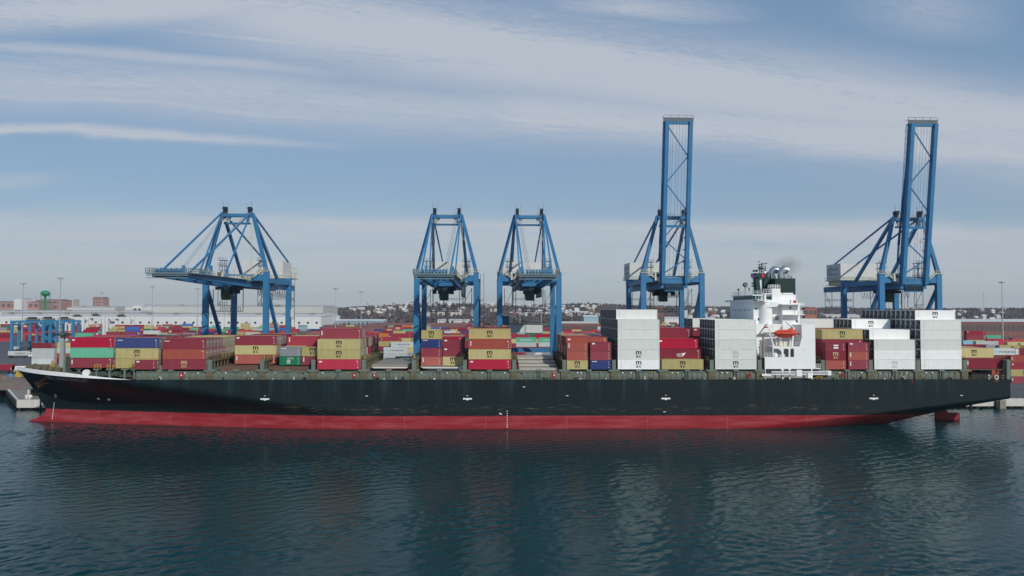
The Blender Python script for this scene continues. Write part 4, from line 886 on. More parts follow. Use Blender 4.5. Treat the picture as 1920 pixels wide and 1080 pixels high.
for li, Y in enumerate(YL):
    d = Y + 198; xl = PX(-60 if li > 3 else 140, Y, 640); xr = PX(1990, Y, 640); n = int((xr - xl) / 13.2); ns = 0
    runs = 0
    for i in range(n):
        x = xl + i * 13.2 + 6.1
        pxx = 925 + x * 1280 / d
        if Y < 300 and (705 < pxx < 780 or 950 < pxx < 1035 or pxx > 1795): continue
        if RNG.random() < 0.13: continue
        nt = RNG.choice((2, 3, 4, 4, 5) if li < 7 else (2, 3, 3, 4)); ns += 1
        if 540 < pxx < 1130 and Y > 300: nt = RNG.choice((1, 2, 2, 3))
        base = RNG.choice('MMTBRDLYTMMNJOTB')
        for k in range(nt):
            c = base if RNG.random() < 0.35 else RNG.choice('MMMTBRDLYTTMNJOBUCGRM')
            half_ = RNG.random() < 0.18
            lab = f"{CN[c]} container, {TIER[k]}, {ORDN[ns - 1] if ns <= 20 else 'later ' + ORDN[(ns - 21) % 20]} stack in the {ORDN[li]} inland row"
            rec(c, 6.06 if half_ else 12.19, 2.75, x, Y + 1.22, GZ + k * 2.75, RNG.choice(('', '', '', 't', 'c', '*' if c == 'T' else '')), lab, 'containers stacked in the yard', (0, k))
KEEP = {0,1,2,5,11,17,26,30,31,32,38,47,53,62,63,64,65,66,68,69,71,72,74,75,77,78,80,81,83,84,86,87,89,90,93,102,103,104,105,108,111,114,123,132,133,134,138,139,140,146,147,153,159,172,173,174,178,182,191,197,206,213,214,215,216,217,218,219,222,228,237,241,242,243,246,247,255,267,283,292,293,294,295,296,297,298,299,300,306,312,321,330,334,335,336,337,338,344,411,413,415,416,422,426,438,455,456,457,458,459,461,462,463,464,466,467,468,469,471,472,473,474,476,477,478,479,482,483,484,487,488,489,494,504,505,506,507,508,509,510,512,513,514,516,517,518,530,543,564,565,566,569,570,574,587,592,597,602,607,623,624,625,626,627,631,632,633,638,639,644,645,650,651,656,657,663,669,675,681,687,693,699,700,701,703,705,718,719,720,721,723,724,725,728,729,732,733,735,736,741,745,746,751,756,761,766,770,771,775,776,779,780,781,786,791,795,799,800,801,802,803,805,807,808,813,818,823,833,838,843,848,853,857,858,859,864,995,1018,1030,1039,1138,1278,1279,1297,1298,1302,1313,1314,1322,1466,1467,1468,1469,1470,1472,1487,1497,1498,1504,1505,1508,1509,1510,1513,1526,1530,1566,1703,1717,1722,1730,1731,1734,1755,1771,1774,1783,1976,1982,1983,1991,2006,2033,2191,2231,2251,2252,2253,2263,2267,2273,2294,2295,2296,2473,2493,2509,2511,2526,2529}
_cm = {}
def cont_geo(mb, Ln, h, x=0, y=0, z=0, m=0, full=True):
    a, w = Ln / 2, 1.22
    mb.box(x - a + 0.05, x + a - 0.05, y - w + 0.04, y + w - 0.04, z + 0.06, z + h - 0.05, m)
    if not full: return
    for sx_ in (-1, 1):
        for sy_ in (-1, 1):
            xa, ya = x + sx_ * a, y + sy_ * w; mb.box(min(xa, xa - sx_ * 0.18), max(xa, xa - sx_ * 0.18), min(ya, ya - sy_ * 0.18), max(ya, ya - sy_ * 0.18), z + 0.004, z + h - 0.004, m)
    for sy_ in (-1, 1):
        ya = y + sy_ * (w - 0.005); yb = ya - sy_ * 0.12
        for za, zb_ in ((z + 0.02, z + 0.16), (z + h - 0.12, z + h - 0.01)): mb.box(x - a + 0.181, x + a - 0.181, min(ya, yb), max(ya, yb), za, zb_, m)
    for sx_ in (-1, 1):
        xa = x + sx_ * (a - 0.005); xb = xa - sx_ * 0.1
        for za, zb_ in ((z + 0.02, z + 0.16), (z + h - 0.12, z + h - 0.01)): mb.box(min(xa, xb), max(xa, xb), y - w + 0.181, y + w - 0.181, za, zb_, m)
def corr_mat(c):
    nm = 'corrugated_' + CN[c].replace(' ', '_')
    if nm in MATS: return MATS[nm]
    m = cmat(c).copy(); m.name = nm; t = m.node_tree; b = t.nodes['Principled BSDF']
    g = N(t, 'ShaderNodeTexCoord'); sx = N(t, 'ShaderNodeSeparateXYZ'); t.links.new(g.outputs['Object'], sx.inputs[0])
    w1 = mth(t, 'SINE', mth(t, 'MULTIPLY', mth(t, 'ADD', sx.outputs[0], sx.outputs[1]), 22.4))
    bp = N(t, 'ShaderNodeBump'); bp.inputs['Strength'].default_value = 0.22 if c not in 'WX' else 0.12; bp.inputs['Distance'].default_value = 0.03
    t.links.new(w1, bp.inputs['Height']); t.links.new(bp.outputs[0], b.inputs['Normal'])
    # every box a little more or less faded, plus its own patch wear
    oi = N(t, 'ShaderNodeObjectInfo'); hs = N(t, 'ShaderNodeHueSaturation'); lk = b.inputs['Base Color'].links[0]; src = lk.from_socket
    t.links.new(src, hs.inputs['Color']); t.links.new(mth(t, 'ADD', mth(t, 'MULTIPLY', oi.outputs['Random'], 0.34 if c not in 'WX' else 0.12), 0.82 if c not in 'WX' else 0.94), hs.inputs['Value'])
    t.links.new(mth(t, 'ADD', mth(t, 'MULTIPLY', oi.outputs['Random'], -0.15), 1.05), hs.inputs['Saturation']); t.links.new(hs.outputs[0], b.inputs['Base Color'])
    MATS[nm] = m; return m
def shared(key, fn, mats):
    if key not in _cm:
        mb = MB(); fn(mb); o = mb.build('tmp', mats); _cm[key] = o.data; bpy.data.objects.remove(o)
    return _cm[key]
def child(nm, me, par, loc=(0, 0, 0)):
    o = bpy.data.objects.new(nm, me); COL.objects.link(o); o.parent = par; o.location = loc; return o
Yf = -1.22 - 0.012
def logo_msc(mb):
    put_text(mb, 'm', flat(-0.8, 0.8, 1.42, 2.42, Yf), bold=0.02); put_text(mb, 's', flat(-0.72, -0.08, 0.5, 1.16, Yf), bold=0.012); put_text(mb, 'c', flat(0.08, 0.72, 0.5, 1.16, Yf), bold=0.012)
def doors(mb, h):
    for s_ in (-1, 1):
        mb.box(0, 0.03, min(0.02 * s_, 1.04 * s_), max(0.02 * s_, 1.04 * s_), 0.17, h - 0.13, 1)
        for yy in (0.3, 0.78): mb.tube([(0.07, yy * s_, 0.1), (0.07, yy * s_, h - 0.08)], 0.035, 5, 0)
        for yy in (0.3, 0.78): mb.box(0.03, 0.09, yy * s_ - 0.12, yy * s_ + 0.12, 1.0, 1.12, 0)
        mb.box(0.031, 0.036, 0.42 * s_ - 0.14, 0.42 * s_ + 0.14, 1.7, 2.1, 2)
def dmat(c):
    a = CC[c]; return mat('door_' + CN[c].replace(' ', '_'), tuple(0.55 * q_ + 0.45 * 0.24 for q_ in a), 0.5, 0.1, 0.2, 0.5, 0.15)
def reefer(mb, h):
    mb.box(-0.05, 0, -1.03, 1.03, 0.18, h - 0.14, 0)
    mb.box(-0.075, -0.051, -0.95, 0.95, 0.3, 1.15, 1); mb.box(-0.075, -0.051, -0.95, 0.1, 1.3, h - 0.35, 1); mb.box(-0.08, -0.051, 0.25, 0.9, 1.45, 2.0, 2)
    for k in range(4): mb.box(-0.09, -0.076, -0.85 + k * 0.5, -0.78 + k * 0.5, 0.3, 1.15, 0)
m_reef = mat('reefer_unit_grey', (0.155, 0.165, 0.165), 0.6, 0.1, 0.25); m_reefd = mat('reefer_grille_dark', (0.03, 0.035, 0.035), 0.6)
def marks(kind, Ln):
    def f(mb):
        a = Ln / 2
        if kind == 't':
            for k in range(4): mb.quad((-a + 0.45, Yf, 1.05 + k * 0.33), (-a + 0.78, Yf, 1.05 + k * 0.33), (-a + 0.78, Yf, 1.3 + k * 0.33), (-a + 0.45, Yf, 1.3 + k * 0.33))
        if kind == 'c': mb.quad((-a + 0.5, Yf, 2.0), (-a + 1.3, Yf, 2.0), (-a + 1.3, Yf, 2.4), (-a + 0.5, Yf, 2.4))
        if kind == 'n':
            for k in range(5): mb.quad((-a + 0.5 + k * .3, Yf, 2.15), (-a + 0.72 + k * .3, Yf, 2.15), (-a + 0.72 + k * .3, Yf, 2.38), (-a + 0.5 + k * .3, Yf, 2.38))
        for k in range(6): mb.quad((a - 0.75, Yf, 1.0 + k * 0.24), (a - 0.62 - 0.06 * (k % 2), Yf, 1.0 + k * 0.24), (a - 0.62 - 0.06 * (k % 2), Yf, 1.12 + k * 0.24), (a - 0.75, Yf, 1.12 + k * 0.24))
        mb.quad((a - 0.78, Yf, 0.45), (a - 0.55, Yf, 0.45), (a - 0.55, Yf, 0.62), (a - 0.78, Yf, 0.62))
        if Ln > 10: mb.quad((a - 1.1, Yf, 2.25), (a - 0.6, Yf, 2.25), (a - 0.6, Yf, 2.38), (a - 1.1, Yf, 2.38))
    return f
def greybars(mb):
    for k in range(7): mb.quad((-5.1 if k % 2 else -5.2, Yf, 0.6 + k * 0.26), (-4.95, Yf, 0.6 + k * 0.26), (-4.95, Yf, 0.70 + k * 0.26), (-5.1 if k % 2 else -5.2, Yf, 0.70 + k * 0.26))
m_fade = mat('faded_grey_lettering', (0.46, 0.47, 0.45), 0.6); m_faint = mat('faint_tan_lettering', (0.40, 0.33, 0.13), 0.6)
def big_text(st, x0, x1, z0, z1): return lambda mb: put_text(mb, st, flat(x0, x1, z0, z1, Yf))
rest = MB(); rmats = []; rix = {}
_names = {}
for i, r in enumerate(RECS):
    c, Ln, h = r['c'], r['L'], r['h']
    if i not in KEEP:
        if c not in rix: rix[c] = len(rmats); rmats.append(cmat(c))
        if r.get('exp') is not None: cont_geo(rest, Ln, h, r['x'], r['y'], r['z'], rix[c], False)
        if c in 'WX':
            if '_r' not in rix: rix['_r'] = len(rmats); rmats.append(m_reef)
            rest.box(r['x'] - Ln / 2 - 0.02, r['x'] - Ln / 2 + 0.04, r['y'] - 1.05, r['y'] + 1.05, r['z'] + 0.2, r['z'] + h - 0.15, rix['_r'])
        continue
    me = shared((c, Ln, round(h, 2)), lambda mb: cont_geo(mb, Ln, h), [corr_mat(c)])
    o = bpy.data.objects.new('shipping_container', me); COL.objects.link(o); o.location = (r['x'], r['y'], r['z'])
    tag(o, r['label'], 'container', r['group'])
    onship = r['group'] == 'containers on the ship'
    if r['x'] < 15 and (onship or r['y'] < 330):
        child('door', shared(('door', c, round(h, 2)), lambda mb: doors(mb, h), [m_door, dmat(c), m_whitem]), o, (Ln / 2 + 0.002, 0, 0))
    if c in 'WX' and r['x'] > 0: child('refrigeration_unit', shared(('rf', round(h, 2)), lambda mb: reefer(mb, h), [m_reef, m_reefd, m_door]), o, (-Ln / 2 - 0.002, 0, 0))
    lg = r['logo'][:1]; near = r['y'] < 260
    if not near: continue
    if lg == '*' or (lg == '-' and c in 'WX'): child('logo', shared(('msc', lg), logo_msc, [m_black if lg == '*' else m_fade]), o)
    if lg == '#': child('logo', shared('msct', logo_msc, [m_tanmark]), o)
    if lg == '!':
        if c == 'J': child('lettering', shared('jl', lambda mb: put_text(mb, 'CHINA SHIPPING', flat(-3.6, 3.4, 0.9, 1.9, Yf)), [m_whitem]), o)
        elif c == 'G':
            def gl(mb):
                put_text(mb, 'CAPITAL', flat(-0.8, 1.1, 1.75, 2.2, Yf), bold=0.01)
                for k in range(3): mb.quad((-0.9, Yf, 0.5 + k * .4), (0.1, Yf, 0.5 + k * .4), (0.1, Yf, 0.75 + k * .4), (-0.9, Yf, .75 + k * .4))
            child('lettering', shared('gl', gl, [m_pale]), o)
        elif c == 'L': child('lettering', shared('ll', lambda mb: [mb.quad((-3 + k * 1.4, Yf, 0.7), (-2.0 + k * 1.4, Yf, 0.7), (-2.0 + k * 1.4, Yf, 1.8), (-3 + k * 1.4, Yf, 1.8)) for k in range(5)], [m_door]), o)
        elif Ln > 10:
            def ul(mb):
                put_text(mb, 'UASC', flat(-1.1, 0.35, 0.95, 1.55, Yf), bold=0.02); mb.prism([(0.5, 0.9), (1.1, 0.95), (1.6, 1.9), (1.0, 1.65), (0.45, 1.65)], Yf - 0.004, Yf); mb.quad((-0.9, Yf, 0.62), (0.8, Yf, 0.62), (0.8, Yf, 0.72), (-0.9, Yf, 0.72))
            child('lettering', shared('ul', ul, [m_whitem]), o)
        else: child('lettering', shared('ml', lambda mb: [mb.quad((-0.6, Yf, 1.55), (0.8, Yf, 1.55), (0.8, Yf, 1.95), (-0.6, Yf, 1.95)), mb.quad((-0.6, Yf, 0.8), (0.8, Yf, 0.8), (0.8, Yf, 1.3), (-0.6, Yf, 1.3))], [m_whitem]), o)
    if lg == 'm':
        dk = mat('dark_slate_lettering', (0.03, 0.05, 0.07), 0.6)
        if c == 'Y': child('lettering', shared('ym', lambda mb: mb.prism([(-1.8, 1.2), (-0.6, 0.85), (2.6, 0.9), (2.6, 1.75), (-0.6, 1.75), (-0.4, 1.35)], Yf - .004, Yf), [m_whitem]), o)
        else:
            child('lettering', shared('maersk', big_text('MAERSK', -2.6, 4.4, 1.0, 1.75), [dk]), o)
            child('emblem', shared('star', lambda mb: mb.quad((-4.6, Yf, 0.9), (-3.4, Yf, 0.9), (-3.4, Yf, 2.0), (-4.6, Yf, 2.0)), [mat('emblem_blue', (0.35, 0.55, 0.62), 0.6)]), o)
    if lg in 'tcn!' and c not in 'TWJL' or (lg == '' and c in 'MBRDNG' and r['exp'][0] < 2): child('marking', shared(('mk', lg, Ln), marks(lg, Ln), [m_whitem if c != 'B' else mat('soft_lettering', (0.55, 0.42, 0.38), 0.6)]), o)
    if c in 'WXT' and Ln > 10 and onship and (r['exp'][0] < 2 or lg): child('faint_lettering', shared(('gb', c), greybars, [m_fade if c in 'WX' else m_faint]), o)
if rest.v:
    o = rest.build('container_mass', rmats)
    tag(o, 'remaining container stacks crowded across the ship and yard behind', 'container stacks', kind='stuff')
# ------------------------------------------------------------------ quay cranes
def crane(cx, raised, label, extra=''):
    Y0 = 42.0
    c = empty('quay_crane', (cx, Y0, GZ), label, 'crane', 'blue quay cranes')
    T = Matrix.Translation((cx, Y0, GZ))
    def nb(): b = MB(); b.T = T; return b
    G = 26.0; HX = 10.4; ZT = 44.2
    for sx_ in (-1, 1):
        for y in (0, G):
            b = nb(); b.box(sx_ * HX - 0.92, sx_ * HX + 0.92, y - 0.75, y + 0.75, 2.6, ZT if y == 0 else ZT - 1.2); lg = b.build('leg', m_blue, c)
            b = nb(); b.box(sx_ * HX - 2.6, sx_ * HX + 2.6, y - 0.6, y + 0.6, 0.9, 2.59)
            for k in range(4): b.tube([(sx_ * HX - 2.1 + k * 1.4, y - 0.3, 0.5), (sx_ * HX - 2.1 + k * 1.4, y + 0.3, 0.5)], 0.5, 10)
            b.build('bogie', m_blued, lg)
    # portal frames
    for y in (0, G):
        b = nb(); z1 = ZT - 1.0 if y == 0 else ZT - 1.6
        b.box(-HX + 0.93, -5.2, y - 0.6, y + 0.6, z1 - 2.2, z1); b.box(5.2, HX - 0.93, y - 0.6, y + 0.6, z1 - 2.2, z1); b.box(-5.19, 5.19, y - 0.6, y + 0.6, z1 - 2.2 + 1.6, z1)
        b.build('portal_beam', m_blue, c)
    b = nb(); b.box(-HX + 0.93, HX - 0.93, G - 0.5, G + 0.5, 14.6, 16.2); b.build('tie_beam', m_blue, c)
    for sx_ in (-1, 1):
        b = nb(); b.beam((sx_ * HX, 0.8, ZT - 5.5), (sx_ * HX, G - 0.8, 5), 1.0, 1.1); b.build('diagonal_brace', m_blue, c)
        b = nb(); b.box(sx_ * HX - 0.6, sx_ * HX + 0.6, 0.76, G - 0.76, 9.5, 11.0); b.box(sx_ * HX - 0.55, sx_ * HX + 0.55, 0.76, G - 0.76, ZT - 3.9, ZT - 2.3); b.build('side_beam', m_blue, c)
        b = nb(); b.box(sx_ * HX - 1.1, sx_ * HX + 1.1, -0.95, 0.95, ZT + 0.001, ZT + 0.2); b.rail((sx_ * HX - 1.1, -0.9, ZT + 0.2), (sx_ * HX + 1.1, -0.9, ZT + 0.2), 1.0, 0.7, 0.08); b.build('leg_cap', m_railw, c)
        # sloping walkway skirts between leg and girder
        b = nb(); b.prism([(sx_ * 9.2, ZT + 0.05), (sx_ * 8.9, ZT + 0.3), (sx_ * 6.0, ZT - 2.0), (sx_ * 6.2, ZT - 2.3)], -1.3, -0.75); b.rail((sx_ * 9.0, -1.2, ZT + 0.2), (sx_ * 6.1, -1.2, ZT - 2.1), 1.1, 0.8, 0.08); b.build('stair_walkway', m_railw, c)
    # fixed girder, two boxes with cross ties
    GB, GTp = 38.8, 41.4
    for sx_ in (-1, 1):
        b = nb(); b.box(sx_ * 4.1 - 0.62, sx_ * 4.1 + 0.62, -2.2, 54, GB, GTp - 0.3); b.build('girder', m_blue, c)
    b = nb()
    for y in (-1, 8, 16, G, 34, 44, 53): b.box(-3.47, 3.47, y - 0.5, y + 0.5, GB + 0.5, GTp - 0.6)
    b.build('girder_tie', m_blue, c)
    b = nb()
    for sx_ in (-1, 1):
        xw = sx_ * 5.4; b.box(min(sx_ * 4.73, xw), max(sx_ * 4.73, xw), -2, 50, GTp - 0.6, GTp - 0.5); b.rail((xw, -2, GTp - 0.5), (xw, 50, GTp - 0.5), 1.2, 2.2, 0.10)
    b.build('walkway', m_railw, c)
    # machinery on the girder: winches, posts, small cabin, floodlights
    rr = random.Random(int(cx * 10)); b = nb()
    for k in range(14):
        x = rr.uniform(-6.5, 6.5); y = rr.uniform(0, 24); z = GTp + 0.2; w = rr.uniform(0.3, 0.9); b.box(x - w, x + w, y - w, y + w, z - 0.4, z + rr.uniform(0.5, 1.7))
    for k in range(8): x = rr.uniform(-7, 7); y = rr.uniform(-1, 20); b.beam((x, y, GTp), (x, y, GTp + rr.uniform(2.0, 3.6)), 0.14)
    b.build('winch_gear', mat('greasy_pale_gear', (0.30, 0.31, 0.24), 0.6, 0, 0.4, 1.0), c)
    b = nb(); b.box(-6.2, 6.2, 2, 22, GTp - 0.25, GTp - 0.1)
    for y in (-1.5, 4, 10): b.rail((-6.4, y, GTp - 0.1), (6.4, y, GTp - 0.1), 1.3, 1.1, 0.09)
    b.rail((-6.4, -1.5, GTp - 0.1), (-6.4, 22, GTp - 0.1), 1.3, 1.6, 0.09); b.rail((6.4, -1.5, GTp - 0.1), (6.4, 22, GTp - 0.1), 1.3, 1.6, 0.09); b.build('platform', m_railw, c)
    b = nb(); b.box(-6.6, -3.9, -1.6, 1.6, GTp + 0.1, GTp + 3.0); ck = b.build('checker_cabin', m_house, c)
    b = nb(); b.box(-5.9, -5.2, -1.66, -1.601, GTp + 1.2, GTp + 2.4); b.box(-5.0, -4.5, -1.66, -1.601, GTp + 1.2, GTp + 2.4); b.build('window', m_dark, ck)
    # machinery house
    b = nb(); b.box(-9, 6.5, 31, 42.5, 43.6, 50.0); hs = b.build('machinery_house', m_house, c)
    b = nb(); b.box(-9.4, 9, 30.4, 43, 43.2, 43.59); b.rail((-9.4, 30.5, 43.6), (9, 30.5, 43.6), 1.1, 1.6, 0.08); b.rail((-9.4, 30.5, 43.6), (-9.4, 43, 43.6), 1.1, 1.6, 0.08); b.rail((9, 30.5, 43.6), (9, 43, 43.6), 4.0, 1.6, 0.1); b.box(-8.5, 6, 31.5, 42, 41.2, 43.19); b.build('house_deck', m_railw, hs)
    b = nb(); xs = -9.02
    b._add([(xs, 40.6 + 1.3 * math.cos(a * math.pi / 12), 46.9 + 1.5 * math.sin(a * math.pi / 12)) for a in range(24)], [tuple(range(24))]); 
    put_text(b, 'Port of', lambda p, q_: (xs, 38.8 - 5.6 * p, 47.2 + 1.7 * q_), bold=0.01); put_text(b, 'Baltimore', lambda p, q_: (xs, 38.8 - 6.4 * p, 45.3 + 1.2 * q_), bold=0.0)
    b.build('lettering', mat('sign_grey_blue', (0.10, 0.13, 0.20), 0.6), hs)
    b = nb(); b._add([(xs - 0.02, 40.6 + 0.85 * math.cos(a * math.pi / 12), 46.9 + 1.0 * math.sin(a * math.pi / 12)) for a in range(24)], [tuple(range(24))]); b.build('emblem_ring', m_house, hs)
    # A-frame with its sheave bridge
    AP = 64.6
    for sx_ in (-1, 1):
        b = nb(); b.beam((sx_ * HX, 0, ZT), (sx_ * 5.2, 0.5, AP), 1.35, 1.2, w2=1.0, h2=0.9); b.build('mast', m_blue, c)
        b = nb(); b.beam((sx_ * 5.0, 1.0, AP - 0.5), (sx_ * 6.6, G - 1, GTp + 0.4), 0.95, 0.95); b.build('back_strut', m_blue, c)
        b = nb(); b.beam((sx_ * 5.0, 1.0, AP), (sx_ * 4.6, 45, 50.3), 0.5, 0.5); b.build('back_stay', m_blue, c)
        b = nb(); b.box(sx_ * 4.3 - 0.55, sx_ * 4.3 + 0.55, -0.3, 1.3, AP, AP + 2.2); b.tube([(sx_ * 4.3, -0.8, AP + 1.6), (sx_ * 4.3, 1.6, AP + 1.6)], 0.6, 10); b.build('sheave_block', m_blued, c)
        b = nb(); b.beam((sx_ * 4.9, 0, AP + 2), (sx_ * 4.9, 0, AP + 4.2), 0.1); b.beam((sx_ * 3.2, 0, AP + 1.0), (sx_ * 3.2, 0, AP + 3.6), 0.08); b.build('lightning_rod', m_rope, c)
    b = nb(); b.box(-5.3, 5.3, -0.5, 1.5, AP - 1.3, AP - 0.2); b.box(-4.6, 4.6, 0, 0.8, AP - 3.9, AP - 3.3); b.prism([(-3.9, AP - 1.31), (-2.4, AP - 1.31), (-2.6, AP - 1.9), (-3.9, AP - 2.2)], -0.2, 1.2); b.prism([(3.9, AP - 1.31), (2.4, AP - 1.31), (2.6, AP - 1.9), (3.9, AP - 2.2)][::-1], -0.2, 1.2); b.build('head_beam', m_blue, c)
    b = nb(); b.rail((-4.8, -0.9, AP - 3.3), (4.8, -0.9, AP - 3.3), 1.2, 1.2, 0.1); b.rail((-4.8, 2, AP - 0.2), (4.8, 2, AP - 0.2), 1.2, 1.2, 0.08)
    for x in (-4.2, 3.4): b.box(x, x + 0.8, -0.9, 0, AP - 3.2, AP - 2.2)
    b.rail((3.6, -0.6, AP - 9.5), (6.3, -0.6, AP - 9.5), 1.3, 0.9, 0.09); b.beam((5.0, -0.5, AP - 3), (5.0, -0.5, GTp), 0.12); b.beam((5.5, -0.5, AP - 3), (5.5, -0.5, GTp), 0.12); b.build('head_platform', m_railw, c)
    for sx_ in (-1, 1):    # floodlight towers on the girder shoulders
        b = nb(); x = sx_ * 6.9
        for y in (5, 7): b.beam((x - 0.8, y, GTp), (x - 0.8, y, GTp + 7), 0.16); b.beam((x + 0.8, y, GTp), (x + 0.8, y, GTp + 7), 0.16)
        for z in (2.5, 5, 7): b.box(x - 1.4, x + 1.4, 4.6, 7.4, GTp + z, GTp + z + 0.12); b.rail((x - 1.4, 4.6, GTp + z), (x + 1.4, 4.6, GTp + z), 1.0, 0.9, 0.08)
        b.build('service_tower', mat('tower_blue_grey', (0.09, 0.15, 0.22), 0.6), c)
    # hanging stair frames and elevator on the right rear leg
    for x0, x1 in ((-8.6, -5.4), (5.4, 8.6)):
        b = nb()
        for x in (x0, x1): b.beam((x, 6, GB), (x, 6, GB - 6.5), 0.14); b.beam((x, 10, GB), (x, 10, GB - 6.5), 0.14)
        b.beam((x0, 6, GB - 6.5), (x1, 10, GB - 6.5), 0.16); b.rail((x0, 6, GB - 6.5), (x1, 6, GB - 6.5), 1.1, 0.8, 0.09); b.box(x0, x1, 6, 10, GB - 6.6, GB - 6.5); b.beam((x0, 6, GB - 6.5), (x1, 6, GB), 0.12)
        b.build('hanging_frame', mat('stair_grey', (0.12, 0.15, 0.17), 0.6), c)
    b = nb()
    for z in range(6, 40, 7): b.rail((HX + 0.95, G - 0.6, z), (HX + 2.3, G - 0.6, z), 1.1, 0.6, 0.09); b.box(HX + 0.95, HX + 2.3, G - 0.6, G + 0.7, z - 0.08, z)
    for x in (HX + 1.0, HX + 2.3): b.beam((x, G, 3), (x, G, 45), 0.16)
    b.build('stair_frame', mat('stair_grey', (0.12, 0.15, 0.17), 0.6), c)
    b = nb(); b.box(HX + 1.0, HX + 2.2, G - 0.6, G + 0.6, 28, 31); b.build('lift_car', m_house, c)
    b = nb(); 
    for x in (-4.6, 4.6):
        for y in (47, 53): b.beam((x, y, GB), (x, y, GB - 7), 0.16)
    for z in (GB - 7, GB - 4): b.rail((-4.6, 47, z), (4.6, 47, z), 1.0, 1.2, 0.1); b.rail((-4.6, 47, z), (-4.6, 53, z), 1.0, 1.2, 0.1); b.rail((4.6, 47, z), (4.6, 53, z), 1.0, 1.2, 0.1)
    b.beam((-4.6, 47, GB - 7), (-4.6, 53, GB), 0.12); b.build('backreach_cage', mat('stair_grey', (0.12, 0.15, 0.17), 0.6), c)
    # trolley with operator cab
    ty = -6 if not raised else 14
    b = nb(); b.box(-3.6, 3.6, ty - 3, ty + 3, GB - 1.2, GB - 0.2)
    for k in range(10): x = rr.uniform(-3.4, 3.4); y = ty + rr.uniform(-3, 3); w = rr.uniform(0.3, 0.7); b.box(x - w, x + w, y - w, y + w, GB - 2.4, GB - 1.0)
    tr_ = b.build('trolley', m_blued, c)
    b = nb(); b.prism([(-1.9, GB - 1.21), (1.2, GB - 1.21), (1.2, GB - 4.6), (-1.5, GB - 4.6), (-1.9, GB - 3.6)], ty - 2.6, ty + 0.2); cb = b.build('operator_cab', mat('cab_dark_green', (0.012, 0.04, 0.03), 0.35), tr_)
    b = nb()
    for p_ in ((-5.0, -5.0), (5.0, 5.0)): b.beam((p_[0], ty - 1, GB - 1), (p_[1], ty - 1, GB - 8.4), 0.2)
    b.beam((-5, ty - 1, GB - 8.4), (5, ty - 1, GB - 8.4), 0.25); b.rail((-2.6, ty - 1, GB - 8.3), (4.2, ty - 1, GB - 8.3), 1.2, 0.9, 0.1); b.build('spreader_frame', m_blued, tr_)
    b = nb(); b.tube([(x, ty, z) for x, z in ((0.5, GB - 1), (0.5, 20))], 0.04, 4); b.tube([(-2, ty + 1, GB - 1), (-2, ty + 1, 22)], 0.04, 4); b.build('hoist_rope', m_rope, tr_)
    b = nb(); n = 15
    for k in range(n):
        y = 8 + k * 2.2 ; b.tube([(4.9, y, GB - 0.2), (4.9, y + 0.5, GB - 2.2), (4.9, y + 1.1, GB - 3.0), (4.9, y + 1.7, GB - 2.2), (4.9, y + 2.2, GB - 0.2)], 0.09, 4)
    b.build('festoon_cable', m_rope, c)
    # boom, built lying toward the water and turned up about its hinge when stowed
    HY, HZ = -2.6, 40.2
    M = T @ Matrix.Translation((0, HY, HZ)) @ Matrix.Rotation(R(-83 if raised else 0), 4, 'X') 
    def bb(): b = MB(); b.T = M; return b
    LB = 56.0 if raised else 46.5
    for sx_ in (-1, 1):
        b = bb(); x0, x1 = sx_ * 4.1 - 0.62, sx_ * 4.1 + 0.62; dp = 0.85 if raised else 1.45
        b.prism([(-0.3, -dp), (-LB, -0.15 if not raised else -dp), (-LB, 1.05), (-0.3, 1.15)], x0, x1, axis='x'); bm_ = b.build('boom', m_blue, c)
        b = bb(); xr = 4.95 if raised else 5.6; b.rail((sx_ * xr, -LB, 1.05), (sx_ * xr, -1, 1.1), 1.1, 2.4, 0.10); wk = 5.0 if raised else 5.7; b.box(min(sx_ * 4.72, sx_ * wk), max(sx_ * 4.72, sx_ * wk), -LB, -1, 0.95, 1.04); b.build('boom_walkway', m_blue if raised else m_railw, bm_)
    b = bb()
    ties = (-LB + 0.5, -LB * 0.36) if raised else (-LB + 0.5, -LB * 0.75, -LB * 0.5, -LB * 0.25)
    for y in ties: b.box(-3.47, 3.47, y - 0.45, y + 0.45, -0.1, 0.9)
    if raised:
        zz = [LB - 1.5, LB - 10.5, LB - 18.5]; 
        segs = [((-3.4, -LB + 2), (3.4, -LB + 11.5)), ((3.4, -LB + 12), (-3.4, -LB + 20.5)), ((-3.4, -LB + 21.5), (3.4, -LB + 30)), ((3.4, -LB + 31), (-3.4, -LB + 39)), ((-3.4, -LB + 41), (3.4, -LB + 47)), ((3.4, -LB + 47.5), (-3.4, -LB + 52))]
    else: segs = [((-3.4, -LB * a), (3.4, -LB * (a - 0.12))) for a in (0.97, 0.73, 0.49, 0.25)] + [((3.4, -LB * (a - 0.12)), (-3.4, -LB * (a - 0.24))) for a in (0.97, 0.73, 0.49, 0.25)]
    for (xa, ya), (xb, yb) in segs: b.beam((xa, ya, 0.3), (xb, yb, 0.3), 0.34, 0.34)
    b.build('boom_bracing', m_blue, c)
    b = bb(); b.box(-5.2 if raised else -5.8, 5.2 if raised else 5.8, -LB - 1.4, -LB, 0.5, 0.7); b.box(-5.2, 5.2, -LB - 0.02, -LB + (0.6 if raised else 5.0), 0.96, 1.02)
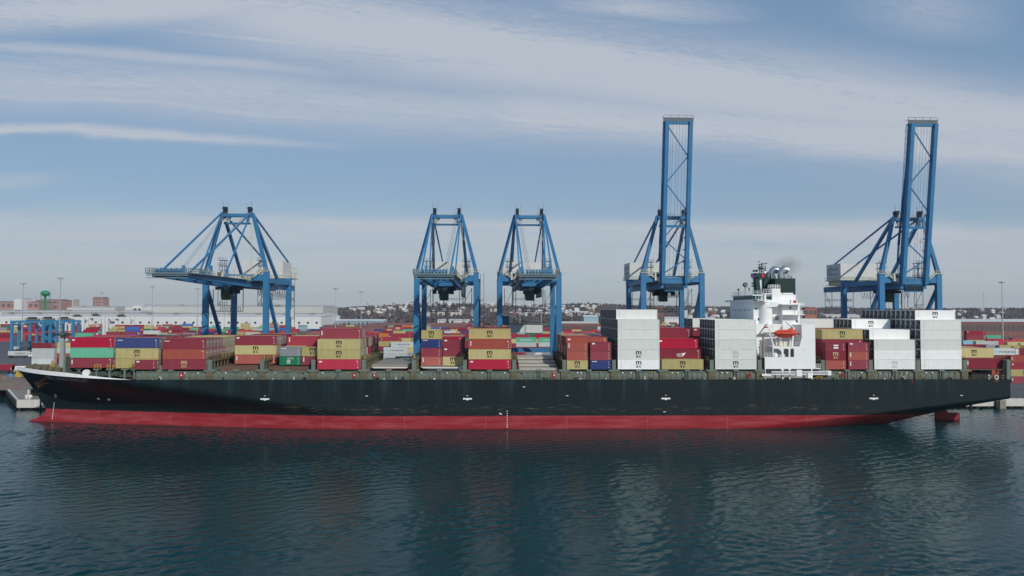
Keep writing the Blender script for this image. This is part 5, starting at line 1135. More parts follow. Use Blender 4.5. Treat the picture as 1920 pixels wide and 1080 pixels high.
    if not raised:
        for z_ in (-0.6, 0.1, 0.75): b.box(-5.6, 5.6, -LB - 1.5, -LB - 1.35, z_, z_ + 0.22)
        b.rail((-5.8, -LB - 1.4, 0.7), (5.8, -LB - 1.4, 0.7), 1.5, 1.0, 0.1); b.rail((-5.8, -LB - 1.4, 0.7), (-5.8, -LB + 10, 0.9), 1.5, 1.2, 0.1); b.rail((5.8, -LB - 1.4, .7), (5.8, -LB + 10, .9), 1.5, 1.2, 0.1)
    else:
        for x in (-5.2, -2.6, 0, 2.6, 5.2): b.beam((x, -LB - 1.4, 0.5), (x, -LB - 1.4, 2.6), 0.1); b.beam((x, -LB - 2.2, 0.6), (x, -LB, 0.6), 0.1)
        b.beam((-5.2, -LB - 2.2, 0.6), (5.2, -LB - 2.2, 0.6), 0.12)
    b.build('tip_platform', mat('tip_grey_blue', (0.16, 0.22, 0.24), 0.6, 0, 0.2) if not raised else mat('stair_grey', (0.12, 0.15, 0.17), 0.6), c)
    for k in range(8):
        x = -3.2 + k * 0.92; b = bb(); b.tube([(x - 0.3, -LB - 0.5, 1.3), (x + 0.3, -LB - 0.5, 1.3)], 0.75, 10); b.build('tip_sheave', m_blued if raised else m_blue, c)
        if not raised: b = bb(); b.beam((x, -LB + 2 + (k % 3), 0.9), (x, -LB + 2 + (k % 3), 2.4), 0.3); b.build('tip_post', m_blue, c)
    b = bb()
    for x in ([-2.6, -1.9, -0.6, 0.3, 1.5, 2.5] if raised else [-2.4, 2.4]): b.tube([(x, -LB + 1, 0.2), (x, -1.0, 0.2)], 0.045, 4)
    b.build('trolley_rope', m_rope, c)
    def bpt(x, y, z): return M @ Vector((x, y, z))
    def wb(): return MB()
    apx = lambda sx_: T @ Vector((sx_ * 5.0, -0.3, AP + 0.2))
    for sx_ in (-1, 1):
        if not raised:
            b = wb(); b.beam(apx(sx_), bpt(sx_ * 4.1, -LB * 0.93, 1.2), 0.46, 0.46); b.build('forestay', m_blue, c)
            b = wb(); b.beam(apx(sx_), bpt(sx_ * 4.1, -LB * 0.40, 1.2), 0.42, 0.42); b.build('forestay', m_blue, c)
            b = wb()
            for k in range(3): b.tube([apx(sx_) - Vector((sx_ * (0.8 + 0.4 * k), 0, 0)), bpt(sx_ * (2.6 - 0.5 * k), -LB * 0.78, 1.2)], 0.05, 4)
            b.build('boom_hoist_rope', m_rope, c)
            b = wb(); p_ = bpt(sx_ * 4.1, -LB * 0.62, 1.1); b.beam(p_, p_ + Vector((0, 0, 3.0)), 0.7, 0.7); p_ = bpt(sx_ * 4.1, -LB * 0.36, 1.1); b.beam(p_, p_ + Vector((0, 0, 2.6)), 0.7, 0.7); b.build('stay_anchor', m_blue, c)
        else:
            f1 = bpt(sx_ * 4.6, -LB * 0.62, 1.5); f2 = bpt(sx_ * 4.9, -LB * 0.25, 2.6)
            b = wb(); b.beam(f1, f2, 0.55, 0.55); b.beam(f2, T @ Vector((sx_ * 5.2, -1.5, ZT + 4)), 0.4, 0.4); b.beam(bpt(sx_ * 4.4, -LB * 0.80, 1.2), f1, 0.45, 0.45); b.build('folded_forestay', mat('stay_dark_blue', (0.02, 0.05, 0.17), 0.55), c)
            b = wb()
            for k in range(2): b.tube([apx(sx_) - Vector((sx_ * (0.5 + 0.4 * k), 0, -1.5)), bpt(sx_ * 3.6, -LB * 0.42, 1.0)], 0.05, 4)
            b.build('boom_hoist_rope', m_rope, c)
            b = bb()
            for k in range(5): b.box(sx_ * 3.3 - 0.2, sx_ * 3.3 + 0.2, -8 - k * 4.2, -7.6 - k * 4.2, 0.6, 1.6)
            b.build('boom_lamp', m_railw, c)
    if raised:   # hinge gear
        b = nb()
        for k in range(7): b.box(-3.3 + k * 0.98, -2.7 + k * 0.98, -2.9, -2.3, GB - 0.6, GB + 0.9)
        b.box(-3.45, 3.45, -2.7, -2.2, GB + 1.1, GB + 1.6); b.build('hinge_gear', m_blued, c)
        b = nb(); b.box(-3.45, 3.45, -2.5, -1.9, GB - 1.1, GTp + 1.0); b.build('hinge_beam', m_blue, c)
    if extra == 'house':
        b = nb(); b.box(-6.3, 6.6, G - 0.9, G + 2.5, 22.2, 25.4); e = b.build('electrical_house', mat('panel_white', (0.60, 0.62, 0.61), 0.5, 0, 0.25, 0.3), c)
        b = nb(); b.box(-9.4, 9.4, G - 1.2, G + 2.6, 25.41, 25.7); b.rail((-9.4, G - 1.1, 25.7), (9.4, G - 1.1, 25.7), 1.2, 1.4, 0.09); b.rail((6.7, G - 1.1, 22.2), (9.2, G - 1.1, 22.2), 3.0, 0.7, 0.09); b.build('platform', mat('stair_grey', (0.12, 0.15, 0.17), 0.6), e)
        b = nb(); b.box(-9.3, -6.6, G - 1.2, G + 1.4, 25.71, 28.6); b.build('cable_drum_box', m_blue, c)
    return c
crane(PX(442.5, 42, 560), False, 'blue quay crane with lowered boom, standing alone over the ship\'s fore part')
crane(PX(837, 42, 560), False, 'blue quay crane with lowered boom, left one of the close middle pair')
crane(PX(992.5, 42, 560), False, 'blue quay crane with lowered boom and white box between its rear legs', 'house')
crane(PX(1261, 42, 560), True, 'blue quay crane with boom raised upright, beside the ship\'s bridge tower on its bow side')
crane(PX(1706, 42, 560), True, 'blue quay crane with boom raised upright, standing over the stern stacks')
HAZE = 0.00007
def bump_(x, c, w): return math.exp(-((x - c) / w) ** 2)
_hr = random.Random(3); _ph = [(_hr.uniform(0, 6.28), _hr.uniform(0.003, 0.011), _hr.uniform(0.003, 0.011)) for _ in range(7)]
def skyline(px):
    """pixel height of the hill crest along the horizon"""
    t = [(-400, 577), (60, 571), (130, 572), (300, 577), (450, 577), (560, 574.5), (650, 575), (760, 572), (850, 569), (950, 570), (1040, 572), (1080, 569.5), (1130, 570.5), (1200, 573), (1290, 571.5), (1330, 573), (1480, 576), (1560, 575), (1700, 578), (1800, 577), (1830, 576.5), (1900, 576.5), (2300, 578)]
    for (a, p), (c, q_) in zip(t, t[1:]):
        if px <= c: return p + (q_ - p) * max(0, px - a) / (c - a)
    return t[-1][1]
RIDGE = 2500.0
def terrain(x, y):
    d = y + 198.0
    if d < 1250: return GZ
    px = 925 + x / d * 1280
    top = 34.7 + (579.5 + (px - 960) * 0.00227 - skyline(px)) * RIDGE / 1280 - 8
    k = max(0.0, min(1.0, (d - 1250) / (RIDGE - 1250))); k = k * k * (3 - 2 * k)
    n = sum(math.sin(x * a + y * b_ + p) for p, a, b_ in _ph) * 1.5 * k
    z = GZ + (top - GZ) * k + n
    if d > RIDGE: z -= (d - RIDGE) * 0.02
    return z
# ------------------------------------------------------------------ yard equipment
def rtg(px, Y, col, label, w=23.0, h=None, topy=604):
    x0 = PX(px, Y, 640); h = P(px, topy, Y).z - GZ; o = empty('gantry_crane', (x0, Y, GZ), label, 'gantry crane', 'rubber tyred gantry cranes')
    T = Matrix.Translation((x0, Y, GZ)); mt = mat('gantry_' + col, (0.04, 0.20, 0.36) if col == 'blue' else (0.66, 0.67, 0.66), 0.55, 0, 0.15)
    def nb(): b = MB(); b.T = T; return b
    for x in (0, w):
        for y in (0, 7.5):
            b = nb(); b.beam((x, y, 1.6), (x, y, h), 1.7 if col == 'blue' else 2.3, 1.3); b.build('leg', mt, o)
        b = nb(); b.box(x - 0.6, x + 0.6, -1.5, 9, 0.9, 1.59); b.build('sill_beam', mt, o); b = nb(); b.box(x - 0.4, x + 0.4, 0.55, 6.95, h - 2, h - 1); b.build('end_tie', mt, o)
        for y in (-0.8, 1.2, 6.3, 8.3): b = nb(); b.tube([(x - 0.35, y, 0.75), (x + 0.35, y, 0.75)], 0.75, 10); b.build('wheel', m_dark, o)
    for y in (0, 7.5): b = nb(); b.box(-1.2, w + 1.2, y - 0.55, y + 0.55, h + 0.001, h + 1.5); b.build('top_beam', mt, o)
    tx = w * 0.55; b = nb(); b.box(tx - 3, tx + 3, 0.6, 6.9, h + 1.52, h + 2.4); b.box(tx - 2, tx + 1.5, 2, 5.5, h + 2.4, h + 4.0)
    for k in range(9): b.box(tx - 4 + k, tx - 3.5 + k, 1 + (k % 3), 2 + (k % 3), h + 2.4, h + 3.2 + 0.6 * (k % 2))
    b.build('trolley', m_blued, o)
    b = nb(); b.box(tx - 5.4, tx - 3.4, 2, 4.4, h - 3, h - 0.4); b.build('operator_cab', m_house, o)
    b = nb(); b.rail((-1, -0.6, h + 1.5), (w + 1, -0.6, h + 1.5), 1.2, 2, 0.12); b.build('railing', m_railw, o)
    b = nb(); b.box(tx - 6, tx + 6, 2.4, 5.0, h - 8, h - 7.1); sp_ = b.build('spreader', m_redp, o)
    b = nb(); 
    for x in (tx - 3, tx + 3): b.tube([(x, 3.7, h - 7.1), (x * 0.5 + tx * 0.5, 3.7, h + 1.5)], 0.12, 4)
    b.build('hoist_rope', m_rope, o)
    b = nb(); b.box(-1.5, 1.5, 2, 5.5, 1.6, 3.4); b.build('power_pack', m_house, o)
rtg(22, 300, 'blue', 'blue yard gantry crane, leftmost, straddling container rows', 22, topy=605)
rtg(56, 330, 'blue', 'blue yard gantry crane with red spreader, middle of the blue three', 20, topy=604)
rtg(88, 345, 'blue', 'blue yard gantry crane nearest the white gantries', 20, topy=604)
rtg(122, 520, 'white', 'white yard gantry crane, leftmost of the white three', 18, topy=597)
rtg(153, 540, 'white', 'white yard gantry crane, middle of the white three', 23, topy=596)
rtg(200, 530, 'white', 'white yard gantry crane, rightmost of the white three', 23, topy=597)
def mast_light(px, Y, topy, where):
    x = PX(px, Y, 600); z = P(px, topy, Y).z; o = empty('high_mast_light', (x, Y, GZ), f'tall galvanised floodlight mast {where}', 'light mast', 'tall floodlight masts')
    mb = MB(); mb.beam((x, Y, GZ), (x, Y, z), 0.62, 0.62, w2=0.32, h2=0.32); mb.build('pole', m_pole, o)
    mb = MB(); s_ = max(1.0, (Y + 198) / 420)
    mb.lathe((x, Y, z), [(1.5 * s_, -0.1), (1.6 * s_, 0.15), (0.4, 0.4)], 12)
    for k in range(6): a = k * math.pi / 3; mb.box(x + 1.5 * s_ * math.cos(a) - 0.4, x + 1.5 * s_ * math.cos(a) + 0.4, Y + 1.5 * s_ * math.sin(a) - 0.4, Y + 1.5 * s_ * math.sin(a) + 0.4, z - 0.5, z - 0.05)
    mb.build('lamp_head', m_pole, o)
for a in ((42, 330, 531, 'at far left behind the blue gantries'), (112, 250, 521, 'rising above the ship\'s bow'), (190, 560, 548, 'among the white gantries'), (285, 420, 537, 'left of the first quay crane'), (370, 450, 541, 'just left of first crane\'s leg'),
          (629, 420, 541, 'left one between first and second cranes'), (677, 520, 547, 'right one between first and second cranes'), (1880, 260, 529, 'behind the stern at right'), (1015, 330, 577, 'in the gap under the third crane'), (1697, 420, 532, 'under the last crane\'s boom'),
          (975, 480, 574, 'thin far one under the third crane'), (1104, 900, 566, 'far off left of the fourth crane')): mast_light(*a)
# green water tower
x, Y = PX(85, 1150, 560), 1150; zt_ = P(85, 544.5, Y).z; zb_ = P(85, 555, Y).z
o = empty('water_tower', (x, Y, GZ), 'green water tower on tall legs behind the white warehouses', 'water tower')
mg = mat('tower_green', (0.015, 0.22, 0.10), 0.5); rr_ = 8.4
mb = MB(); hh = zt_ - zb_; mb.lathe((x, Y, zb_), [(1.0, -hh * 0.05), (rr_ * 0.7, hh * 0.08), (rr_, hh * 0.38), (rr_, hh * 0.5), (rr_ * 0.75, hh * 0.8), (rr_ * 0.3, hh * 0.97), (0.2, hh)], 20); mb.build('tank', mg, o)
mb = MB(); mb.tube([(x, Y, GZ), (x, Y, zb_)], 1.5, 10); mb.build('riser_pipe', mg, o)
for k in range(6):
    a = k * math.pi / 3 + 0.3; mb = MB(); mb.tube([(x + rr_ * math.cos(a), Y + rr_ * math.sin(a), GZ), (x + rr_ * 0.97 * math.cos(a), Y + rr_ * 0.97 * math.sin(a), zb_ + 2)], 0.42, 6); mb.build('leg', mat('tower_leg_green', (0.08, 0.26, 0.16), 0.6), o)
# long warehouses
def building(name, pxl, pxr, Y, ytop, label, wall, roof, depth=60, cat='warehouse', ybot=None, win=None, roofh=1.2, nd=0):
    xa = PX(pxl, Y, 600); xb = PX(pxr, Y, 600); z = P((pxl + pxr) / 2, ytop, Y).z
    zg = terrain((xa + xb) / 2, Y) - 0.5
    if z < zg + 4: z = zg + 4
    o = empty(name, ((xa + xb) / 2, Y, zg), label, cat)
    mb = MB(); mb.box(xa, xb, Y, Y + depth, zg, z); w = mb.build('wall', wall, o)
    mb = MB(); mb.prism([(Y - 0.6, z + 0.001), (Y + depth + 0.6, z + 0.001), (Y + depth / 2, z + roofh * 2)], xa - 0.5, xb + 0.5, axis='x'); mb.build('roof', roof, o)
    if nd:
        for k in range(max(2, nd // 3)):
            x = xa + (xb - xa) * (k + 0.5) / max(2, nd // 3); mb = MB(); mb.box(x - 3, x + 3, Y + depth * 0.2, Y + depth * 0.2 + 4, z, z + roofh * 2 + 1.2); mb.build('roof_vent', m_hatch, o)
        for k in range(3):
            y_ = Y + depth * (0.28 + 0.2 * k); mb = MB(); mb.box(xa, xb, y_, y_ + 1.2, z, z + roofh * 2 + 0.7); mb.build('roof_ridge', m_door, o)
        for k in range(nd):
            x = xa + (xb - xa) * (k + 0.5) / nd; mb = MB(); mb.box(x - 1.6, x + 1.6, Y - 0.12, Y - 0.004, zg + (z - zg) * 0.42, zg + (z - zg) * 0.42 + 3); mb.build('loading_door', m_dark, o)
            mb = MB(); mb.box(x + (xb - xa) / nd * 0.5 - 0.25, x + (xb - xa) / nd * 0.5 + 0.25, Y - 0.2, Y - 0.004, zg, z); mb.build('downpipe', roof, o)
    if win:
        rows, cols, wm = win
        for r in range(rows):
            for k in range(cols):
                x = xa + (xb - xa) * (k + 0.5) / cols; ww = (xb - xa) / cols * 0.36; zz = zg + (z - zg) * (r + 0.5) / rows; hw = (z - zg) / rows * 0.28
                mb = MB(); mb.box(x - ww, x + ww, Y - 0.1, Y - 0.004, zz - hw, zz + hw); mb.build('window', wm, o)
    return o
# ------------------------------------------------------------------ far land
mb = MB(); vs = []; fs = []; ny, nx = 46, 120
for j in range(ny + 1):
    y = 1040 + (2600 * (j / ny) ** 1.1)
    for i in range(nx + 1):
        d = y + 198; x = (-0.95 + 1.95 * i / nx) * d; z = terrain(x, y)
        vs.append((x, y, z if z > GZ + 0.02 else GZ - 0.6))
for j in range(ny):
    for i in range(nx): a = j * (nx + 1) + i; fs.append((a, a + 1, a + nx + 2, a + nx + 1))
mb._add(vs, fs, 0, True)
tag(mb.build('hills', mat('winter_hillside', (0.085, 0.068, 0.060), 0.95, 0, 0.5, 0.012)), kind='structure')
TR = random.Random(21)
def crowns(name, n, gen, label, mats, cat='woods'):
    mb = MB()
    for _ in range(n):
        x, y, h, r, m_ = gen(); z = terrain(x, y) - 0.5
        nn = 4; vs = []
        for k in range(3):
            zz = z + h * (0.12, 0.55, 0.98)[k]; rr = r * (0.45, 1.0, 0.28)[k]; ph = TR.uniform(0, 6)
            for i in range(nn): a = ph + 2 * math.pi * i / nn; q_ = rr * TR.uniform(0.6, 1.25); vs.append((x + q_ * math.cos(a), y + q_ * math.sin(a), zz + TR.uniform(-0.1, 0.1) * h))
        f_ = [tuple(range(2 * nn, 3 * nn))]
        for k in range(2):
            for i in range(nn): f_.append((k * nn + i, k * nn + (i + 1) % nn, (k + 1) * nn + (i + 1) % nn, (k + 1) * nn + i))
        mb._add(vs, f_, m_)
        mb.beam((x, y, z - 1), (x, y, z + h * 0.3), 0.6, 0.6, m_)
    o = mb.build(name, mats); return tag(o, label, cat, kind='stuff')
bare = [mat('bare_twigs_grey', (0.105, 0.085, 0.088), 0.95, 0, 0.3, 0.05), mat('bare_twigs_brown', (0.075, 0.056, 0.052), 0.95, 0, 0.3, 0.05), mat('evergreen', (0.028, 0.042, 0.030), 0.95, 0, 0.3, 0.05), mat('bare_twigs_pale', (0.16, 0.125, 0.118), 0.95, 0, 0.3, 0.05)]
def gen_ridge():
    y = 1080 + 1420 * TR.random() ** 0.8; d = y + 198; px = TR.uniform(-60, 1980); x = (px - 925) / 1280 * d
    if px < 560: y = TR.uniform(1900, 2600); d = y + 198; x = (px - 925) / 1280 * d
    h = TR.uniform(3.5, 8.0); return x, y, h, h * TR.uniform(0.35, 0.6), TR.choice((0, 0, 0, 1, 1, 3, 3, 2))
crowns('winter_woods', 15000, gen_ridge, 'grey leafless winter woods covering the far hills', bare)
def gen_mid():
    px = TR.choice((TR.uniform(545, 780), TR.uniform(1030, 1130), TR.uniform(1240, 1400), TR.uniform(1560, 1920), TR.uniform(980, 1060))); y = TR.uniform(880, 1060); d = y + 198
    h = TR.uniform(5, 10); return (px - 925) / 1280 * d, y, h, h * 0.5, TR.choice((1, 1, 2, 0, 2))
crowns('tree_belt', 420, gen_mid, 'dark belt of trees between the yard and the hills', bare)
def gen_strip():
    px = TR.choice((TR.uniform(950, 1128), TR.uniform(700, 910), TR.uniform(1236, 1300), TR.uniform(1500, 1620))); y = TR.uniform(1070, 1135); d = y + 198
    h = TR.uniform(9, 15); return (px - 925) / 1280 * d, y, h, h * 0.42, TR.choice((1, 1, 2, 0, 1))
crowns('tree_row', 330, gen_strip, 'dark row of bare trees in front of the pale sheds', bare)
# houses on the slopes
hw = [mat('house_white', (0.66, 0.66, 0.63), 0.8), mat('house_cream', (0.55, 0.50, 0.42), 0.8), mat('house_brick', (0.26, 0.12, 0.09), 0.85), mat('house_grey', (0.36, 0.37, 0.39), 0.8)]
hr = [mat('roof_slate', (0.16, 0.155, 0.16), 0.85), mat('roof_pale', (0.60, 0.60, 0.60), 0.8), mat('roof_brown', (0.18, 0.12, 0.09), 0.85)]
def house(px, y, i, sc=1.0):
    d = y + 198; x = (px - 925) / 1280 * d; z = terrain(x, y) + TR.uniform(0.0, 5.0); a = TR.uniform(6.5, 12) * sc; bq = TR.uniform(8, 11); h = TR.uniform(4, 6.0) * sc ** 0.5
    wi = TR.choice((0, 0, 0, 1, 1, 2, 3)); ri = TR.choice((0, 1, 1, 2))
    slope = 'left-hand hill' if px < 560 else ('middle hill behind the crane pair' if px < 1130 else ('hill by the fourth crane' if px < 1500 else 'right-hand hill'))
    lab = f"{('white', 'cream', 'brick', 'grey')[wi]} house with {('slate', 'pale', 'brown')[ri]} roof among bare trees on the {slope}"
    o = empty('hill_house', (x, y, z - 6), lab, 'house', f"{('white', 'cream', 'brick', 'grey')[wi]} {('slate', 'pale', 'brown')[ri]}-roofed houses on the {slope}")
    mb = MB(); mb.box(x - a / 2, x + a / 2, y, y + bq, z - 6, z + h); mb.build('wall', hw[wi], o)
    mb = MB()
    if i % 2: mb.prism([(y - 0.5, z + h + .001), (y + bq + 0.5, z + h + .001), (y + bq / 2, z + h + bq * 0.38)], x - a / 2 - 0.4, x + a / 2 + 0.4, axis='x')
    else: mb.prism([(x - a / 2 - 0.4, z + h + .001), (x + a / 2 + 0.4, z + h + .001), (x, z + h + a * 0.35)], y - 0.4, y + bq + 0.4)
    mb.build('roof', hr[ri], o)
    mb = MB()
    for k in range(2): xx = x - a / 4 + k * a / 2; mb.box(xx - 0.7, xx + 0.7, y - 0.1, y - 0.004, z + h * 0.4, z + h * 0.4 + 1.6)
    mb.build('window', m_dark, o)
for i in range(250):
    if i < 165: px = TR.uniform(700, 1130)
    elif i < 195: px = TR.uniform(560, 720)
    elif i < 225: px = TR.uniform(1280, 1420)
    elif i < 243: px = TR.uniform(1800, 1920)
    else: px = TR.uniform(1500, 1700)
    y = TR.uniform(1500, 2300) if px < 1130 else TR.uniform(1300, 2000)
    house(px, y, i, 1.0)
for i, (px, yy) in enumerate(((40, 1900), (150, 1750), (210, 1850), (250, 1700), (330, 2100), (120, 2000), (470, 2000), (540, 1900), (575, 1800), (430, 2000))): house(px, yy, i, 1.6)
m_wh = mat('warehouse_white', (0.66, 0.67, 0.66), 0.7, 0, 0.08, 0.02); m_wroof = mat('warehouse_roof', (0.58, 0.59, 0.59), 0.8, 0, 0.12, 0.02); m_brick = mat('red_brick', (0.22, 0.10, 0.082), 0.85, 0, 0.15, 0.05); m_brr = mat('red_shed_roof', (0.22, 0.10, 0.09), 0.85, 0, 0.2, 0.03); m_groof = mat('light_roof', (0.55, 0.54, 0.52), 0.8, 0, 0.1, 0.03)
m_win = mat('far_window', (0.085, 0.085, 0.09), 0.4); m_pw = mat('factory_window', (0.20, 0.12, 0.11), 0.5); m_pink = mat('pink_brick', (0.42, 0.26, 0.225), 0.85, 0, 0.15)
building('warehouse', -30, 602, 860, 592.5, 'very long white warehouse with small dark doors behind the yard stacks', m_wh, m_wroof, 130, nd=38, roofh=2)
building('warehouse', -30, 262, 1010, 585, 'white warehouse with flat roof rising behind the longest one, at left', m_wh, m_wroof, 80, nd=9)
building('warehouse', 125, 215, 1120, 576.5, 'small pale warehouse with green and blue corners near the water tower', m_groof, m_wroof, 60, nd=3)
building('warehouse', 234, 605, 1060, 574.5, 'grey white warehouse with tall office block behind the first crane', mat('warehouse_grey', (0.50, 0.52, 0.50), 0.7, 0, 0.08, 0.02), m_wroof, 120, nd=4)
building('office_block', 249, 265, 1045, 574, 'white office block with dark strip windows against the grey warehouse', m_wh, m_wroof, 14, cat='office', win=(2, 2, m_win))
building('factory', -20, 72, 1560, 566.5, 'long pink brick factory on the left skyline', m_pink, m_brr, 60, cat='factory', win=(2, 9, m_pw))
building('factory', 66, 108, 1640, 562.5, 'tallest pink brick factory block behind the water tower', m_pink, m_brr, 60, cat='factory', win=(3, 4, m_pw))
building('factory', 25, 40, 1540, 560, 'brick factory bay with paler end wall at far left', m_wh, m_wroof, 40, cat='factory')
building('apartment_block', 173, 194, 1720, 558.5, 'tall pink apartment block alone on the left skyline', m_pink, m_brr, 25, cat='apartment block', win=(5, 4, m_pw))
building('factory', 112, 136, 1700, 562, 'cream works building between water tower and apartment block', hw[1], m_wroof, 30, cat='factory')
building('shed', 604, 720, 760, 612.5, 'long low red roofed shed in the yard centre', m_brr, m_brr, 30, cat='shed', roofh=1.2)
building('shed', 690, 905, 900, 610, 'second red roofed shed under the middle crane pair', m_brr, m_brr, 60, cat='shed', roofh=1.8)
building('shed', 615, 720, 950, 601.5, 'blue grey roofed shed left of the middle cranes', mat('shed_blue_grey', (0.22, 0.32, 0.37), 0.7), m_wroof, 40, cat='shed')
building('shed', 820, 900, 1080, 601, 'pale roofed shed beneath the second crane', m_groof, m_groof, 50, cat='shed')
building('shed', 955, 1050, 1640, 586.5, 'long pale walled shed under the third crane', m_groof, m_wroof, 30, cat='shed')
building('shed', 1055, 1105, 1640, 587, 'pale walled shed right of the third crane', m_groof, m_wroof, 30, cat='shed')
building('warehouse', 1045, 1123, 700, 606.5, 'brick warehouse with dark open bays left of the white stack', m_brick, m_groof, 40, win=(1, 10, m_win))
building('shed', 1095, 1122, 820, 594, 'light blue shed between the third crane and white stack', mat('shed_light_blue', (0.30, 0.46, 0.50), 0.7), m_wroof, 30, cat='shed')
building('brick_block', 1230, 1246, 880, 577, 'narrow brick block beside the tall white container stack', m_brick, m_brr, 25, cat='building', win=(3, 3, m_win))
building('shed', 1236, 1275, 900, 597, 'white low shed right of the brick block', m_wh, m_wroof, 20, cat='shed')
building('brick_block', 1510, 1532, 1200, 578, 'orange brick block behind the bridge tower', mat('orange_brick', (0.38, 0.14, 0.10), 0.85), m_brr, 20, cat='building', win=(2, 3, m_win))
building('warehouse', 1528, 1572, 700, 602, 'brick warehouse with white roof behind the bridge tower', m_brick, m_groof, 40, win=(1, 6, m_win))
building('shed', 1548, 1612, 1500, 591, 'pale flat shed under the last crane', m_groof, m_wroof, 40, cat='shed')
building('brick_office', 1768, 1990, 400, 603.5, 'wide brick office with rows of windows behind the stern', m_brick, m_groof, 30, cat='office', win=(2, 26, m_win))
# far masts and a white water tank
def thin(px, Y, topy, label, cat, w=1.2):
    x = PX(px, Y, 600); z = P(px, topy, Y).z; zg = terrain(x, Y) - 1; o = empty('lattice_mast', (x, Y, zg), label, cat); mb = MB()
    for s_ in (-1, 1): mb.beam((x + s_ * w * 1.6, Y, zg), (x + s_ * 0.15, Y, z), w * 0.42)
    for k in range(12): a = k / 12; mb.beam((x - w * 1.6 * (1 - a), Y, zg + (z - zg) * a), (x + w * 1.6 * (1 - a - 0.08), Y, zg + (z - zg) * (a + 0.08)), w * 0.25)
    mb.build('lattice', m_pole, o)
thin(1845, 1900, 544, 'thin lattice radio mast on the right-hand skyline', 'radio mast'); thin(1743, 1700, 560, 'short lattice mast under the last crane', 'radio mast', 0.9); thin(67, 1900, 549, 'thin chimney-like mast over the pink factory', 'radio mast', 0.9)
x, Y = PX(690, 2350, 570), 2350; z0 = terrain(x, Y) - 1; z1 = P(690, 563.5, Y).z
o = empty('water_tank', (x, Y, z0), 'white mushroom water tank on the middle hill', 'water tower')
mb = MB(); mb.lathe((x, Y, z1 - 7), [(1.8, -max(8, z1 - 7 - z0)), (1.8, 0), (5.0, 2), (5.4, 5), (3.5, 7)], 14); mb.build('tank', m_wh, o)
# near left shore: riprap mound, dock shack, barrels, trucks
m_rip = mat('riprap_rock', (0.20, 0.14, 0.11), 0.9, 0, 0.5, 0.8); rp = random.Random(8)
mb = MB()
for k in range(900):
    t_ = rp.random(); x = -199 - 200 * t_; yy = 84 + 34 * t_ + rp.uniform(-6, 12); w = rp.uniform(0.5, 1.7); z = GZ - 2.6 + max(0, (yy - 80 - 34 * t_)) * 0.22 + rp.uniform(-0.2, 0.7)
    T_ = Matrix.Translation((x, yy, z)) @ Matrix.Rotation(rp.uniform(0, 6), 4, Vector((rp.random(), rp.random(), 1)).normalized()); mb.T = T_
    mb._add([(sx_ * w * rp.uniform(.6, 1.1), sy_ * w * rp.uniform(.6, 1.1), sz_ * w * 0.6 * rp.uniform(.6, 1.1)) for sz_ in (-1, 1) for sx_, sy_ in ((-1, -1), (1, -1), (1, 1), (-1, 1))], [(0, 3, 2, 1), (4, 5, 6, 7), (0, 1, 5, 4), (1, 2, 6, 5), (2, 3, 7, 6), (3, 0, 4, 7)])
tag(mb.build('riprap', m_rip), 'brown riprap boulders lining the shore left of the bow', 'rocks', kind='stuff')
vs = []; fs = []; mbm = MB(); n = 16
for j in range(n + 1):
    for i in range(n + 1):
        a, b_ = i / n, j / n; x = -172 - 75 * a; yy = 66 + 34 * a + (b_ - 0.1) * 34; h_ = math.sin(math.pi * a) * math.sin(math.pi * b_) * 4.2 * (0.75 + 0.5 * math.sin(7 * a + 3 * b_) * 0.5) ; vs.append((x, yy, GZ - 0.2 + h_))
for j in range(n):
    for i in range(n): a = j * (n + 1) + i; fs.append((a, a + 1, a + n + 2, a + n + 1)[::-1])
mbm._add(vs, fs, 0, True); tag(mbm.build('earth_bank', mat('bare_earth', (0.19, 0.145, 0.115), 0.95, 0, 0.8, 0.5)), kind='structure')
def at(px, py, z=GZ): return PG(px, py, z)
p = at(68, 744); o = empty('dock_shelter', p, 'small dock shelter with pale posts and dark roof beside the bow', 'shelter'); x, yy = p.x, p.y
mb = MB(); mb.box(x - 3.6, x + 4.2, yy, yy + 4, GZ + 2.7, GZ + 3.1); mb.box(x - 1.5, x + 4.4, yy + 1, yy + 4.5, GZ + 3.101, GZ + 3.5); mb.build('roof', mat('shelter_roof', (0.10, 0.16, 0.18), 0.6), o)
for a in (-3.2, 0.4, 3.6): mb = MB(); mb.box(x + a, x + a + 0.5, yy + 0.2, yy + 0.7, GZ, GZ + 2.69); mb.build('post', m_pale, o)
mb = MB(); mb.box(x - 3.4, x + 3.9, yy + 2.2, yy + 3.8, GZ, GZ + 2.4); mb.build('back_wall', m_dark, o)
for px, py, lab, mt in ((50, 748, 'pale barrel standing on the dock corner by the bow', m_pale), (57, 748.5, 'low white mooring drum on the dock edge', m_whitem)):
    p = at(px, py); o = empty('barrel', p, lab, 'barrel'); mb = MB(); mb.lathe(p, [(0.55, 0), (0.6, 0.1), (0.55, 0.6), (0.6, 0.7), (0.55, 1.3), (0.5, 1.4)], 12); mb.build('drum_body', mt, o)
p = at(20, 712); o = empty('storage_tank', p, 'blue round storage tank on the yard left of the bow', 'tank'); mb = MB(); mb.lathe(p, [(1.3, 0), (1.4, 0.2), (1.4, 1.7), (1.0, 2.1), (0.3, 2.3)], 18); tk = mb.build('tank_shell', m_blue if False else mat('tank_blue', (0.03, 0.22, 0.42), 0.45), o); mb = MB(); mb.tube([(p.x, p.y, p.z + 2.2), (p.x, p.y, p.z + 2.5)], 0.3, 10); mb.build('hatch', m_house, o)
p = at(33, 711); o = empty('excavator', p, 'yellow excavator on the shore beside the blue tank', 'excavator'); x, yy = p.x, p.y
